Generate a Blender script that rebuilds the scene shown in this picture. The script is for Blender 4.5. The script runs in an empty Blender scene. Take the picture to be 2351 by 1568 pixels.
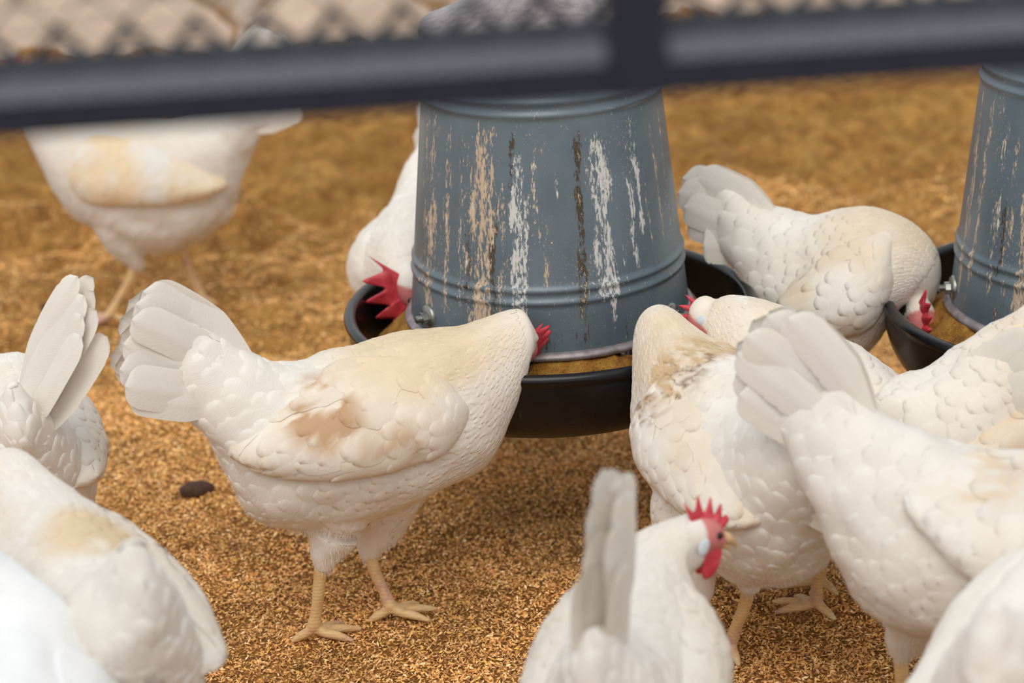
import bpy, bmesh, math, random
import numpy as np
from mathutils import Vector, Matrix
from mathutils.kdtree import KDTree
from mathutils.bvhtree import BVHTree

S = bpy.context.scene
COL = S.collection
random.seed(3)
RNG = np.random.default_rng(7)

# ------------------------------------------------------------------ camera
W, H, FPX = 2351, 1568, 4930.0
CAM = np.array([0.0, -2.067, 0.992])
YAW, PITCH, ROLL = math.radians(-1.12496), math.radians(-21.03749), math.radians(2.8)
_f = np.array([math.sin(YAW) * math.cos(PITCH), math.cos(YAW) * math.cos(PITCH), math.sin(PITCH)])
_r0 = np.array([math.cos(YAW), -math.sin(YAW), 0.0])
_u0 = np.cross(_r0, _f)
_r = _r0 * math.cos(ROLL) - _u0 * math.sin(ROLL)
_u = _r0 * math.sin(ROLL) + _u0 * math.cos(ROLL)
cam_data = bpy.data.cameras.new('camera')
cam_data.sensor_width = 36.0
cam_data.lens = FPX / W * 36.0
cam_data.clip_start = 0.05
cam_data.dof.use_dof = True
cam_data.dof.focus_distance = 2.0
cam_data.dof.aperture_fstop = 3.9
cam = bpy.data.objects.new('camera', cam_data)
COL.objects.link(cam)
M = Matrix(((_r[0], _u[0], -_f[0]), (_r[1], _u[1], -_f[1]), (_r[2], _u[2], -_f[2]))).to_4x4()
M.translation = Vector(CAM)
cam.matrix_world = M
S.camera = cam

# ------------------------------------------------------------------ light
S.view_settings.view_transform = 'Standard'
S.view_settings.look = 'None'
S.view_settings.gamma = 1.0
S.view_settings.exposure = 0.06
world = bpy.data.worlds.new('world')
S.world = world
world.use_nodes = True
wn = world.node_tree.nodes
bg = wn['Background']
bg.inputs[0].default_value = (0.92, 0.96, 1.0, 1)
bg.inputs[1].default_value = 0.82
sun_d = bpy.data.lights.new('sun', 'SUN')
sun_d.energy = 1.55
sun_d.angle = math.radians(45)
sun_d.color = (1.0, 0.94, 0.86)
sun = bpy.data.objects.new('sun', sun_d)
COL.objects.link(sun)
sun.rotation_euler = (math.radians(36), math.radians(-8), 0)


def ray(px, py):
    return _f + _r * (px - W / 2) / FPX - _u * (py - H / 2) / FPX


def gy(px, py, y):
    d = ray(px, py)
    return CAM + d * ((y - CAM[1]) / d[1])


def gz(px, py, z=0.0):
    d = ray(px, py)
    return CAM + d * ((z - CAM[2]) / d[2])


def sag(psi, P0, off=0.0):
    """pixel -> (forward, height) on the upright plane a hen stands in (off: sideways, to its left)"""
    a = math.radians(psi)
    fw = np.array([math.cos(a), math.sin(a), 0])
    lat = np.array([-math.sin(a), math.cos(a), 0])
    P0 = np.array([P0[0], P0[1], 0.0]) + lat * off

    def m(px, py):
        d = ray(px, py)
        p = CAM + d * (((P0 - CAM) @ lat) / (d @ lat)) - P0
        return (float(p @ fw), float(p[2]))
    return m


# ------------------------------------------------------------------ helpers
def lin(r, g, b):
    def c(v):
        v /= 255.0
        return v / 12.92 if v <= 0.04045 else ((v + 0.055) / 1.055) ** 2.4
    return (c(r), c(g), c(b))


def vnoise(p, scale, seed=0):
    p = np.asarray(p, float) * scale
    i = np.floor(p).astype(np.int64)
    f = p - i
    f = f * f * (3 - 2 * f)

    def h(ix, iy, iz):
        n = (ix * 374761393 + iy * 668265263 + iz * 2147483647 + seed * 144665) & 0xFFFFFFFF
        n = ((n ^ (n >> 13)) * 1274126177) & 0xFFFFFFFF
        n = (n ^ (n >> 16)) & 0xFFFF
        return n / 65535.0
    o = 0
    for dx in (0, 1):
        for dy in (0, 1):
            for dz in (0, 1):
                w = (f[:, 0] if dx else 1 - f[:, 0]) * (f[:, 1] if dy else 1 - f[:, 1]) * (f[:, 2] if dz else 1 - f[:, 2])
                o = o + w * h(i[:, 0] + dx, i[:, 1] + dy, i[:, 2] + dz)
    return o


def fbm(p, scale, seed=0, oct=3):
    return sum(vnoise(p, scale * 2 ** k, seed + k) * 0.5 ** k for k in range(oct)) / sum(0.5 ** k for k in range(oct))


def mesh_obj(name, verts, faces, mat=None, parent=None, smooth=True):
    me = bpy.data.meshes.new(name)
    me.from_pydata([tuple(v) for v in verts], [], [tuple(f) for f in faces])
    me.update()
    return link_mesh(name, me, mat, parent, smooth)


def link_mesh(name, me, mat=None, parent=None, smooth=True):
    if smooth:
        me.polygons.foreach_set('use_smooth', np.ones(len(me.polygons), bool))
    o = bpy.data.objects.new(name, me)
    COL.objects.link(o)
    if mat:
        me.materials.clear()
        me.materials.append(mat)
    if parent:
        o.parent = parent
    return o


def bm_obj(name, bm, mat=None, parent=None, smooth=True):
    me = bpy.data.meshes.new(name)
    bmesh.ops.recalc_face_normals(bm, faces=bm.faces[:])
    bm.to_mesh(me)
    bm.free()
    return link_mesh(name, me, mat, parent, smooth)


def empty(name, loc=(0, 0, 0), rz=0.0):
    o = bpy.data.objects.new(name, None)
    o.empty_display_size = 0.05
    COL.objects.link(o)
    o.location = loc
    o.rotation_euler = (0, 0, rz)
    return o


def tag(o, label=None, cat=None, group=None, kind=None):
    if label:
        o['label'] = label
    if cat:
        o['category'] = cat
    if group:
        o['group'] = group
    if kind:
        o['kind'] = kind
    return o


def color_attr(me, cols, name='tint'):
    a = me.color_attributes.new(name, 'FLOAT_COLOR', 'POINT')
    c = np.ones((len(me.vertices), 4), np.float32)
    c[:, :3] = cols
    a.data.foreach_set('color', c.ravel())


def coords(me):
    n = len(me.vertices)
    c = np.empty(n * 3, np.float32)
    me.vertices.foreach_get('co', c)
    return c.reshape(n, 3).astype(float)


def normals(me):
    n = len(me.vertices)
    c = np.empty(n * 3, np.float32)
    me.vertices.foreach_get('normal', c)
    return c.reshape(n, 3).astype(float)


def catmull(P, n):
    """P: (k, d) -> (n*(k-1)+1, d)"""
    P = np.asarray(P, float)
    k = len(P)
    out = []
    for i in range(k - 1):
        p0 = P[max(i - 1, 0)]
        p1, p2 = P[i], P[i + 1]
        p3 = P[min(i + 2, k - 1)]
        for j in range(n):
            t = j / n
            out.append(0.5 * (2 * p1 + (p2 - p0) * t + (2 * p0 - 5 * p1 + 4 * p2 - p3) * t * t + (3 * p1 - p0 - 3 * p2 + p3) * t ** 3))
    out.append(P[-1])
    return np.array(out)


def unit(v):
    v = np.asarray(v, float)
    return v / (np.linalg.norm(v) + 1e-12)


def tube_geo(path, radii, n=10, squash=None):
    """closed tapered tube along a path -> verts, faces"""
    path = np.asarray(path, float)
    V, F = [], []
    up = np.array([0.13, 0.31, 0.94])
    for i, p in enumerate(path):
        t = unit(path[min(i + 1, len(path) - 1)] - path[max(i - 1, 0)])
        a = unit(np.cross(t, up))
        if abs(t @ unit(up)) > 0.95:
            a = unit(np.cross(t, [1, 0, 0]))
        b = np.cross(a, t)
        for k in range(n):
            th = 2 * math.pi * k / n
            V.append(p + radii[i] * (a * math.cos(th) + b * math.sin(th)))
    for i in range(len(path) - 1):
        for k in range(n):
            k2 = (k + 1) % n
            F.append((i * n + k, i * n + k2, (i + 1) * n + k2, (i + 1) * n + k))
    V.append(path[0] - unit(path[1] - path[0]) * radii[0] * 0.6)
    V.append(path[-1] + unit(path[-1] - path[-2]) * radii[-1] * 0.6)
    a, b = len(V) - 2, len(V) - 1
    m = (len(path) - 1) * n
    for k in range(n):
        k2 = (k + 1) % n
        F.append((a, k2, k))
        F.append((b, m + k, m + k2))
    return V, F


def ellipsoid_geo(c, ax, n=16):
    """ax: three axis vectors (already scaled)"""
    V, F = [], []
    c = np.asarray(c, float)
    ax = [np.asarray(a, float) for a in ax]
    V.append(c + ax[0])
    for i in range(1, n):
        ph = math.pi * i / n
        for k in range(2 * n):
            th = math.pi * k / n
            V.append(c + ax[0] * math.cos(ph) + math.sin(ph) * (ax[1] * math.cos(th) + ax[2] * math.sin(th)))
    V.append(c - ax[0])
    m = 2 * n
    for k in range(m):
        F.append((0, 1 + k, 1 + (k + 1) % m))
        for i in range(n - 2):
            a = 1 + i * m
            F.append((a + k, a + m + k, a + m + (k + 1) % m, a + (k + 1) % m))
        a = 1 + (n - 2) * m
        F.append((a + k, len(V) - 1, a + (k + 1) % m))
    return V, F


def join_geo(parts):
    V, F = [], []
    for v, f in parts:
        o = len(V)
        V += list(v)
        F += [tuple(i + o for i in q) for q in f]
    return V, F


def remeshed(V, F, voxel, smooth_it=6, factor=0.5):
    """fuse overlapping closed shapes into one continuous skin"""
    me = bpy.data.meshes.new('tmp')
    me.from_pydata([tuple(v) for v in V], [], F)
    me.update()
    bm = bmesh.new()
    bm.from_mesh(me)
    bmesh.ops.recalc_face_normals(bm, faces=bm.faces[:])
    bm.to_mesh(me)
    bm.free()
    o = bpy.data.objects.new('tmp', me)
    COL.objects.link(o)
    r = o.modifiers.new('r', 'REMESH')
    r.mode = 'VOXEL'
    r.voxel_size = voxel
    if smooth_it:
        s = o.modifiers.new('s', 'SMOOTH')
        s.factor = factor
        s.iterations = smooth_it
    dg = bpy.context.evaluated_depsgraph_get()
    out = bpy.data.meshes.new_from_object(o.evaluated_get(dg))
    bpy.data.objects.remove(o)
    bpy.data.meshes.remove(me)
    return out


# ------------------------------------------------------------------ materials
class NT:
    def __init__(s, name):
        s.m = bpy.data.materials.new(name)
        s.m.use_nodes = True
        s.t = s.m.node_tree
        s.b = s.t.nodes['Principled BSDF']
        s.out = s.t.nodes['Material Output']

    def n(s, typ, **kw):
        nd = s.t.nodes.new('ShaderNode' + typ)
        for k, v in kw.items():
            if k in nd.inputs.keys():
                nd.inputs[k].default_value = v
            else:
                setattr(nd, k, v)
        return nd

    def l(s, a, b):
        s.t.links.new(a, b)

    def ramp(s, src, stops):
        r = s.n('ValToRGB')
        e = r.color_ramp.elements
        while len(e) < len(stops):
            e.new(0.5)
        for q, (p, c) in zip(e, stops):
            q.position = p
            q.color = (c, c, c, 1) if isinstance(c, (int, float)) else (*c, 1)
        s.l(src, r.inputs[0])
        return r.outputs[0]

    def mix(s, f, a, b, mode='MIX'):
        m = s.n('Mix', data_type='RGBA', blend_type=mode)
        for sock, v in ((m.inputs[0], f), (m.inputs[6], a), (m.inputs[7], b)):
            if hasattr(v, 'links'):
                s.l(v, sock)
            elif isinstance(v, (int, float)):
                sock.default_value = v
            else:
                sock.default_value = (*v, 1)
        return m.outputs[2]

    def coord(s, which='Object', scale=(1, 1, 1)):
        t = s.n('TexCoord')
        mp = s.n('Mapping')
        mp.inputs['Scale'].default_value = scale
        s.l(t.outputs[which], mp.inputs[0])
        return mp.outputs[0]

    def noise(s, vec, scale, detail=3, rough=0.55):
        n = s.n('TexNoise')
        n.inputs['Scale'].default_value = scale
        n.inputs['Detail'].default_value = detail
        n.inputs['Roughness'].default_value = rough
        s.l(vec, n.inputs['Vector'])
        return n.outputs[0]

    def bump(s, h, strength, dist, nrm=None):
        b = s.n('Bump')
        b.inputs['Strength'].default_value = strength
        b.inputs['Distance'].default_value = dist
        s.l(h, b.inputs['Height'])
        if nrm:
            s.l(nrm, b.inputs['Normal'])
        return b.outputs[0]

    def set(s, **kw):
        for k, v in kw.items():
            k = k.replace('_', ' ')
            if hasattr(v, 'links'):
                s.l(v, s.b.inputs[k])
            elif isinstance(v, tuple) and len(v) == 3 and 'Color' in k:
                s.b.inputs[k].default_value = (*v, 1)
            else:
                s.b.inputs[k].default_value = v
        return s


def m_feather():
    t = NT('feather')
    a = t.n('Attribute', attribute_name='tint')
    fu = t.n('Attribute', attribute_name='fuv')
    mp = t.n('Mapping')
    mp.inputs['Scale'].default_value = (60, 420, 1)
    t.l(fu.outputs['Vector'], mp.inputs[0])
    barbs = t.noise(mp.outputs[0], 1.0, 3)
    soft = t.noise(t.coord(), 260, 3)
    nb = t.bump(barbs, 0.22, 0.0012)
    nb = t.bump(soft, 0.12, 0.001, nb)
    t.set(Base_Color=a.outputs['Color'], Roughness=0.75, Normal=nb, Specular_IOR_Level=0.15)
    return t.m


def m_quill(trans, name):
    t = NT(name)
    a = t.n('Attribute', attribute_name='tint')
    fu = t.n('Attribute', attribute_name='fuv')
    mp = t.n('Mapping')
    mp.inputs['Scale'].default_value = (1000, 70, 1)
    mp.inputs['Rotation'].default_value = (0, 0, 0)
    t.l(fu.outputs['Vector'], mp.inputs[0])
    barbs = t.noise(mp.outputs[0], 1.0, 2)
    nb = t.bump(barbs, 0.5, 0.0008)
    qc = t.mix(t.ramp(barbs, [(0.3, 0.10), (0.6, 0.0)]), a.outputs['Color'], lin(190, 180, 164))
    t.set(Base_Color=qc, Roughness=0.6, Normal=nb, Specular_IOR_Level=0.2)
    if trans == 0:
        return t.m
    tr = t.n('BsdfTranslucent')
    t.l(a.outputs['Color'], tr.inputs[0])
    mx = t.n('MixShader')
    mx.inputs[0].default_value = trans
    t.l(t.b.outputs[0], mx.inputs[1])
    t.l(tr.outputs[0], mx.inputs[2])
    t.l(mx.outputs[0], t.out.inputs[0])
    return t.m


def m_comb():
    t = NT('comb_skin')
    c = t.coord()
    n = t.noise(c, 60, 3)
    col = t.ramp(n, [(0.3, lin(176, 40, 52)), (0.55, lin(210, 66, 78)), (0.8, lin(232, 120, 126))])
    v = t.n('TexVoronoi', Scale=900.0)
    t.l(c, v.inputs['Vector'])
    t.set(Base_Color=col, Roughness=0.5, Normal=t.bump(v.outputs[0], 0.35, 0.0008))
    t.b.inputs['Subsurface Weight'].default_value = 0.15
    t.b.inputs['Subsurface Radius'].default_value = (1, 0.3, 0.25)
    t.b.inputs['Subsurface Scale'].default_value = 0.006
    return t.m


def m_leg():
    t = NT('leg_scale')
    c = t.coord()
    n = t.noise(c, 45, 3)
    col = t.ramp(n, [(0.3, lin(200, 154, 138)), (0.5, lin(224, 186, 130)), (0.7, lin(230, 200, 150))])
    w = t.n('TexWave', wave_type='BANDS', bands_direction='Z', Scale=85.0, Distortion=2.5)
    w.inputs['Detail Scale'].default_value = 3.0
    t.l(c, w.inputs['Vector'])
    v = t.n('TexVoronoi', Scale=330.0)
    t.l(c, v.inputs['Vector'])
    col = t.mix(t.ramp(w.outputs[0], [(0.0, 0.22), (0.2, 0.0)]), col, lin(160, 118, 88))
    nb = t.bump(w.outputs[0], 0.22, 0.0008)
    nb = t.bump(v.outputs[0], 0.3, 0.0007, nb)
    t.set(Base_Color=col, Roughness=0.55, Normal=nb)
    return t.m


def m_plain(name, col, rough=0.5, metal=0.0, var=0.0, vs=80, bump=0.0):
    t = NT(name)
    c = t.coord()
    n = t.noise(c, vs, 4)
    cc = tuple(x * (1 - var) for x in col)
    c2 = tuple(min(1, x * (1 + var)) for x in col)
    t.set(Base_Color=t.ramp(n, [(0.3, cc), (0.7, c2)]), Roughness=rough, Metallic=metal)
    if bump:
        t.set(Normal=t.bump(n, bump, 0.001))
    return t.m


def m_tube():
    """grey-blue painted steel with droppings run down it (attribute 'dirt': r white, g tan, b dark)"""
    t = NT('painted_steel')
    a = t.n('Attribute', attribute_name='dirt')
    sep = t.n('SeparateColor')
    t.l(a.outputs['Color'], sep.inputs[0])
    c = t.coord(scale=(1, 1, 0.28))
    fine = t.noise(c, 480, 5, 0.72)
    c2 = t.coord(scale=(1, 1, 0.12))
    streak = t.noise(c2, 160, 4, 0.65)
    broad = t.noise(t.coord(), 14, 3)
    base = t.ramp(broad, [(0.3, lin(88, 101, 110)), (0.7, lin(104, 118, 127))])

    def layer(base, ch, col, lo, hi, tex):
        m = t.n('Math', operation='ADD')
        t.l(ch, m.inputs[0])
        t.l(tex, m.inputs[1])
        f = t.ramp(m.outputs[0], [(lo, 0.0), (hi, 1.0)])
        return t.mix(f, base, col), f
    dust = t.ramp(streak, [(0.5, 0.0), (0.85, 0.4)])
    base = t.mix(dust, base, lin(120, 118, 112))
    mm = t.n('Math', operation='MULTIPLY')
    mm.inputs[1].default_value = 0.5
    t.l(fine, mm.inputs[0])
    ms = t.n('Math', operation='MULTIPLY_ADD')
    ms.inputs[1].default_value = 0.45
    t.l(streak, ms.inputs[0])
    t.l(mm.outputs[0], ms.inputs[2])
    mc = t.n('Math', operation='MULTIPLY_ADD')
    mc.inputs[1].default_value = 2.3
    mc.inputs[2].default_value = -0.62
    t.l(ms.outputs[0], mc.inputs[0])
    tex = mc.outputs[0]
    base, f3 = layer(base, sep.outputs[2], lin(70, 58, 44), 0.70, 0.80, tex)
    base, f2 = layer(base, sep.outputs[1], lin(196, 172, 146), 0.74, 0.84, tex)
    base, f1 = layer(base, sep.outputs[0], lin(205, 203, 198), 0.74, 0.84, tex)
    spk = t.noise(t.coord(scale=(1, 1, 0.5)), 620, 3, 0.6)
    area = t.noise(t.coord(scale=(1, 1, 0.4)), 26, 3)
    sa = t.n('Math', operation='MULTIPLY_ADD')
    sa.inputs[1].default_value = 0.35
    t.l(area, sa.inputs[0])
    t.l(spk, sa.inputs[2])
    base = t.mix(t.ramp(sa.outputs[0], [(0.84, 0.0), (0.90, 0.7)]), base, lin(188, 178, 164))
    mx = t.n('Math', operation='MAXIMUM')
    t.l(f1, mx.inputs[0])
    t.l(f2, mx.inputs[1])
    rough = t.ramp(mx.outputs[0], [(0, 0.36), (1, 0.85)])
    t.set(Base_Color=base, Roughness=rough, Metallic=0.15, Normal=t.bump(mx.outputs[0], 0.3, 0.0008))
    return t.m


def m_pan():
    t = NT('black_plastic')
    c = t.coord()
    n = t.noise(c, 40, 5, 0.7)
    st = t.noise(t.coord(scale=(1, 1, 0.15)), 110, 4, 0.7)
    f = t.ramp(st, [(0.64, 0.0), (0.76, 0.35)])
    col = t.mix(f, t.ramp(n, [(0.3, lin(9, 9, 12)), (0.7, lin(19, 19, 23))]), lin(120, 112, 104))
    t.set(Base_Color=col, Roughness=t.ramp(n, [(0.3, 0.24), (0.7, 0.36)]), Specular_IOR_Level=0.3,
          Normal=t.bump(t.noise(c, 600, 2), 0.08, 0.0005), Coat_Weight=0.22, Coat_Roughness=0.18)
    return t.m


def m_hull():
    t = NT('rice_hull')
    a = t.n('Attribute', attribute_name='tint')
    t.set(Base_Color=a.outputs['Color'], Roughness=0.7, Specular_IOR_Level=0.25)
    return t.m


def m_litter():
    t = NT('litter_bed')
    c = t.coord()
    big = t.noise(c, 5, 4)
    mid = t.noise(c, 34, 4, 0.65)
    fine = t.noise(t.coord(scale=(1, 1, 1)), 330, 4, 0.75)
    col = t.ramp(fine, [(0.25, lin(134, 92, 44)), (0.45, lin(212, 152, 78)), (0.62, lin(242, 192, 116)), (0.8, lin(252, 224, 170))])
    col = t.mix(t.ramp(mid, [(0.36, 0.8), (0.56, 0.0)]), col, lin(146, 98, 44))
    col = t.mix(t.ramp(big, [(0.38, 0.6), (0.58, 0.0)]), col, lin(160, 108, 54))
    nb = t.bump(mid, 0.9, 0.03)
    nb = t.bump(fine, 0.9, 0.006, nb)
    t.set(Base_Color=col, Roughness=0.85, Normal=nb, Specular_IOR_Level=0.15)
    return t.m


def m_feed():
    t = NT('feed_mash')
    c = t.coord()
    n = t.noise(c, 60, 5, 0.7)
    f = t.noise(c, 380, 4, 0.8)
    col = t.ramp(n, [(0.3, lin(120, 74, 24)), (0.5, lin(186, 128, 44)), (0.68, lin(206, 158, 74)), (0.8, lin(216, 176, 110))])
    col = t.mix(t.ramp(f, [(0.35, 0.5), (0.55, 0.0)]), col, lin(96, 62, 26))
    nb = t.bump(f, 0.8, 0.004)
    t.set(Base_Color=col, Roughness=0.9, Normal=t.bump(n, 0.6, 0.01, nb))
    return t.m


def m_skin():
    return m_plain('face_skin', lin(214, 120, 120), 0.55, 0, 0.15, 160, 0.3)


MAT = dict(feather=m_feather(), contour=m_quill(0.0, 'contour_feather'), quill=m_quill(0.14, 'quill_feather'), comb=m_comb(), leg=m_leg(), tube=m_tube(), pan=m_pan(),
           hull=m_hull(), litter=m_litter(), feed=m_feed(),
           beak=m_plain('beak_horn', lin(214, 176, 130), 0.4, 0, 0.15, 120),
           eye=m_plain('eye_dark', lin(20, 12, 10), 0.08),
           lobe=m_plain('ear_lobe', lin(206, 214, 222), 0.5, 0, 0.1, 200, 0.2),
           steel=m_plain('zinc', lin(150, 150, 146), 0.35, 0.9, 0.25, 120, 0.2),
           flange=m_plain('flange', lin(150, 140, 140), 0.45, 0.5, 0.3, 90, 0.2),
           black=m_plain('black_powder_coat', lin(36, 40, 56), 0.32, 0.5, 0.12, 60),
           wire=m_plain('black_wire', lin(30, 33, 44), 0.75, 0.0, 0.1, 60),
           clod=m_plain('dung', lin(74, 48, 34), 0.8, 0, 0.35, 160, 0.8),
           pale=m_plain('pale_floor', lin(184, 160, 138), 0.9, 0, 0.2, 9, 0.3))
WHITE = WHITE_ = np.array([0.83, 0.782, 0.715])
CREAM = np.array(lin(222, 196, 156))
TAN = np.array(lin(186, 142, 96))
BROWN = np.array(lin(120, 84, 52))


# ------------------------------------------------------------------ plumage
def shingle(co, no, fl, L, Wd, h, seed, edge=0.22):
    """height of overlapping rounded feathers laid along the flow fl"""
    n = len(co)
    rng = np.random.default_rng(seed)
    kd = KDTree(n)
    for i, c in enumerate(co):
        kd.insert(c, i)
    kd.balance()
    fl = fl - no * np.sum(fl * no, 1)[:, None]
    fl /= np.linalg.norm(fl, axis=1)[:, None] + 1e-9
    bi = np.cross(no, fl)
    blocked = np.zeros(n, bool)
    seeds = []
    H_ = np.zeros(n)
    for i in rng.permutation(n):
        if blocked[i]:
            continue
        Li, Wi = L[i], Wd[i]
        R = max(Li * 0.75, Wi)
        idx = np.array([q[1] for q in kd.find_range(co[i], R)])
        d = co[idx] - co[i]
        u = d @ fl[i] / Li
        v = d @ bi[i] / Wi
        blocked[idx[(u / 0.36) ** 2 + (v / 0.62) ** 2 < 1]] = True
        blocked[i] = True
        seeds.append(i)
        sgn = rng.uniform(0.75, 1.25)
        tilt = rng.normal(0, 0.18)
        e = np.where(u > 0, (u / 0.42) ** 2, 0) + (v * 1.05) ** 2
        ramp = np.clip((u + 0.72) / 1.14, 0, 1)
        prof = ramp * np.clip((1 - e) / edge, 0, 1) * (1 + tilt * v)
        val = h[i] * sgn * prof * np.sqrt(np.clip(1 - 0.35 * v * v, 0, 1))
        H_[idx] = np.maximum(H_[idx], val)
    return H_, seeds


def plumage(co, no, fl, L, Wd, lift, seeds, cols, ss, th, parent, seed, name='plumage', drop=1.0):
    """contour feathers lying over the skin, each a small cupped vane"""
    rng = np.random.default_rng(seed)
    seeds = np.array(seeds)
    n = len(seeds)
    if n == 0:
        return None
    kd = KDTree(len(co))
    for i, c in enumerate(co):
        kd.insert(c, i)
    kd.balance()
    nu, nv = 7, 5
    d = fl[seeds] - no[seeds] * np.sum(fl[seeds] * no[seeds], 1)[:, None]
    d /= np.linalg.norm(d, axis=1)[:, None] + 1e-9
    b = np.cross(no[seeds], d)
    ja = rng.normal(0, 0.14, n)[:, None]
    d, b = d * np.cos(ja) + b * np.sin(ja), b * np.cos(ja) - d * np.sin(ja)
    Ls = (L[seeds] * rng.uniform(0.85, 1.2, n))[:, None, None]
    Ws = (Wd[seeds] * rng.uniform(0.85, 1.15, n) * 0.62)[:, None, None]
    lf = (lift[seeds] * rng.uniform(0.7, 1.3, n))[:, None, None]
    u = np.array([0, 0.22, 0.45, 0.66, 0.84, 0.95, 1.0])
    v = np.linspace(-1, 1, nv)
    U, Vv = np.meshgrid(u, v, indexing='ij')
    prof = np.array([0.45, 0.75, 0.95, 1.0, 0.84, 0.58, 0.36])
    tipcut = np.array([0, 0, 0, 0, 0.0, 0.02, 0.0])
    PU = (U - 0.58) + tipcut[:, None] - 0.06 * (Vv ** 2) * (U > 0.6)
    PV = Vv * prof[:, None]
    jit = 1 + rng.normal(0, 0.09, (n, nu, nv)) * (np.abs(Vv) > 0.9)
    P = co[seeds][:, None, None, :] + d[:, None, None, :] * (PU[None] * Ls)[..., None] + b[:, None, None, :] * (PV[None] * Ws * jit)[..., None]
    flat = P.reshape(-1, 3)
    near = np.array([kd.find(p)[1] for p in flat])
    nn = no[near]
    hgt = np.sum((flat - co[near]) * nn, 1)
    off = (np.where(U[None] < 0.05, -0.0009, 0.0004) + lf * (U[None] ** 1.2) * (1.0 - 0.75 * Vv[None] ** 4) + lf * 0.15 * (1 - np.abs(Vv[None])) - drop * (lf * 0.95 + 0.0010) * (U[None] > 0.99) - (lf * 0.25) * (np.abs(U[None] - 0.95) < 0.01)).reshape(-1)
    flat = flat + nn * (off - hgt)[:, None]
    base = np.arange(n)[:, None] * (nu * nv)
    q = []
    for i in range(nu - 1):
        for j in range(nv - 1):
            a = i * nv + j
            q.append((a, a + nv, a + nv + 1, a + 1))
    F = (base[:, :, None] + np.array(q)[None]).reshape(-1, 4)
    me = bpy.data.meshes.new(name)
    me.vertices.add(len(flat))
    me.vertices.foreach_set('co', flat.astype(np.float32).ravel())
    me.loops.add(F.size)
    me.loops.foreach_set('vertex_index', F.astype(np.int32).ravel())
    me.polygons.add(len(F))
    me.polygons.foreach_set('loop_start', np.arange(0, F.size, 4, dtype=np.int32))
    me.update(calc_edges=True)
    o = link_mesh(name, me, MAT['contour'], parent)
    tag(o, kind='stuff')
    c = cols[near] * (np.repeat(rng.uniform(0.965, 1.03, n), nu * nv))[:, None]
    color_attr(me, c)
    fuv = np.stack([(U[None] * Ls).reshape(-1) - 0.5 * np.abs(PV[None] * Ws).reshape(-1) + np.repeat(rng.random(n) * 9, nu * nv), (PV[None] * Ws).reshape(-1), np.zeros(len(flat))], 1)
    at = me.attributes.new('fuv', 'FLOAT_VECTOR', 'POINT')
    at.data.foreach_set('vector', fuv.astype(np.float32).ravel())
    return o


def blade(base, tip, width, side, roll, bow, mat, parent, name, seed, tint=None, nu=34, nv=8, across=None):
    """one long quill feather from base to tip (local x forward, y left, z up)"""
    rng = np.random.default_rng(seed)
    base, tip = np.asarray(base, float), np.asarray(tip, float)
    ax = tip - base
    Ln = np.linalg.norm(ax)
    ax /= Ln
    if across is None:
        latv = np.array([0, 1.0, 0])
        ac = unit(np.cross(latv, ax))
    else:
        ac = unit(across - ax * (np.asarray(across) @ ax))
    nrm = np.cross(ax, ac)
    c, s = math.cos(roll), math.sin(roll)
    ac, nrm = ac * c + nrm * s, nrm * c - ac * s
    V, F, uv = [], [], []
    split = rng.uniform(-0.0014, 0.0003, (nu + 1, 2)) * (rng.random((nu + 1, 2)) > 0.93)
    for i in range(nu + 1):
        u = i / nu
        w = width * (0.25 + 0.75 * min(1, u / 0.45) ** 0.8)
        tipf = max(0.0, (u - 0.84) / 0.16)
        w *= math.sqrt(max(0.0, 1 - tipf ** 2.2)) if u < 1 else 0.0
        for j in range(nv + 1):
            v = j / nv * 2 - 1
            wv = w * (1.0 if v > 0 else 0.85)
            d = v * wv / 2
            if abs(v) > 0.99 and u > 0.45:
                d += np.sign(v) * split[i, 0 if v < 0 else 1] * (w / width)
            cup = -0.045 * width * v * v + (0.02 * width if j == nv // 2 else 0)
            p = base + ax * (u * Ln) + ac * (d + bow * Ln * math.sin(math.pi * u)) + nrm * (cup * side + 0.004 * side * math.sin(3.0 * u + seed))
            V.append(p)
            uv.append((u * Ln - abs(v) * width * 0.4 + seed * 0.37, v * width, 0))
    for i in range(nu):
        for j in range(nv):
            a = i * (nv + 1) + j
            F.append((a, a + 1, a + nv + 2, a + nv + 1))
    o = mesh_obj(name, V, F, mat, parent)
    cols = np.tile(WHITE * 1.05, (len(V), 1))
    if tint is not None:
        cols = cols * (1 - tint[1]) + np.asarray(tint[0]) * tint[1]
    P = np.array(V)
    cols *= (0.95 + 0.06 * fbm(P * 1.0 + seed, 60, 5))[:, None]
    color_attr(o.data, cols)
    at = o.data.attributes.new('fuv', 'FLOAT_VECTOR', 'POINT')
    at.data.foreach_set('vector', np.array(uv, np.float32).ravel())
    return o


def stain_cols(P, cols, stains, seed):
    for k, (c, r, col, st, brk, nscale) in enumerate(stains):
        r = np.asarray(r if hasattr(r, '__len__') else (r, r, r), float)
        d = np.linalg.norm((P - np.asarray(c)) / r, axis=1)
        m = np.clip((1.15 - d) / 0.6, 0, 1)
        m = m * m * (3 - 2 * m)
        if brk > 0:
            n = 0.55 * fbm(P * np.array([0.5, 1, 1]), nscale, seed + 11 * k, 3) + 0.45 * fbm(P * np.array([0.4, 1, 1]), nscale * 4, seed + 11 * k + 5, 3)
            m = m * np.clip((n - brk) / 0.10, 0, 1)
        cols[:] = cols * (1 - st * m[:, None]) + np.asarray(col) * (st * m[:, None])


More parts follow.
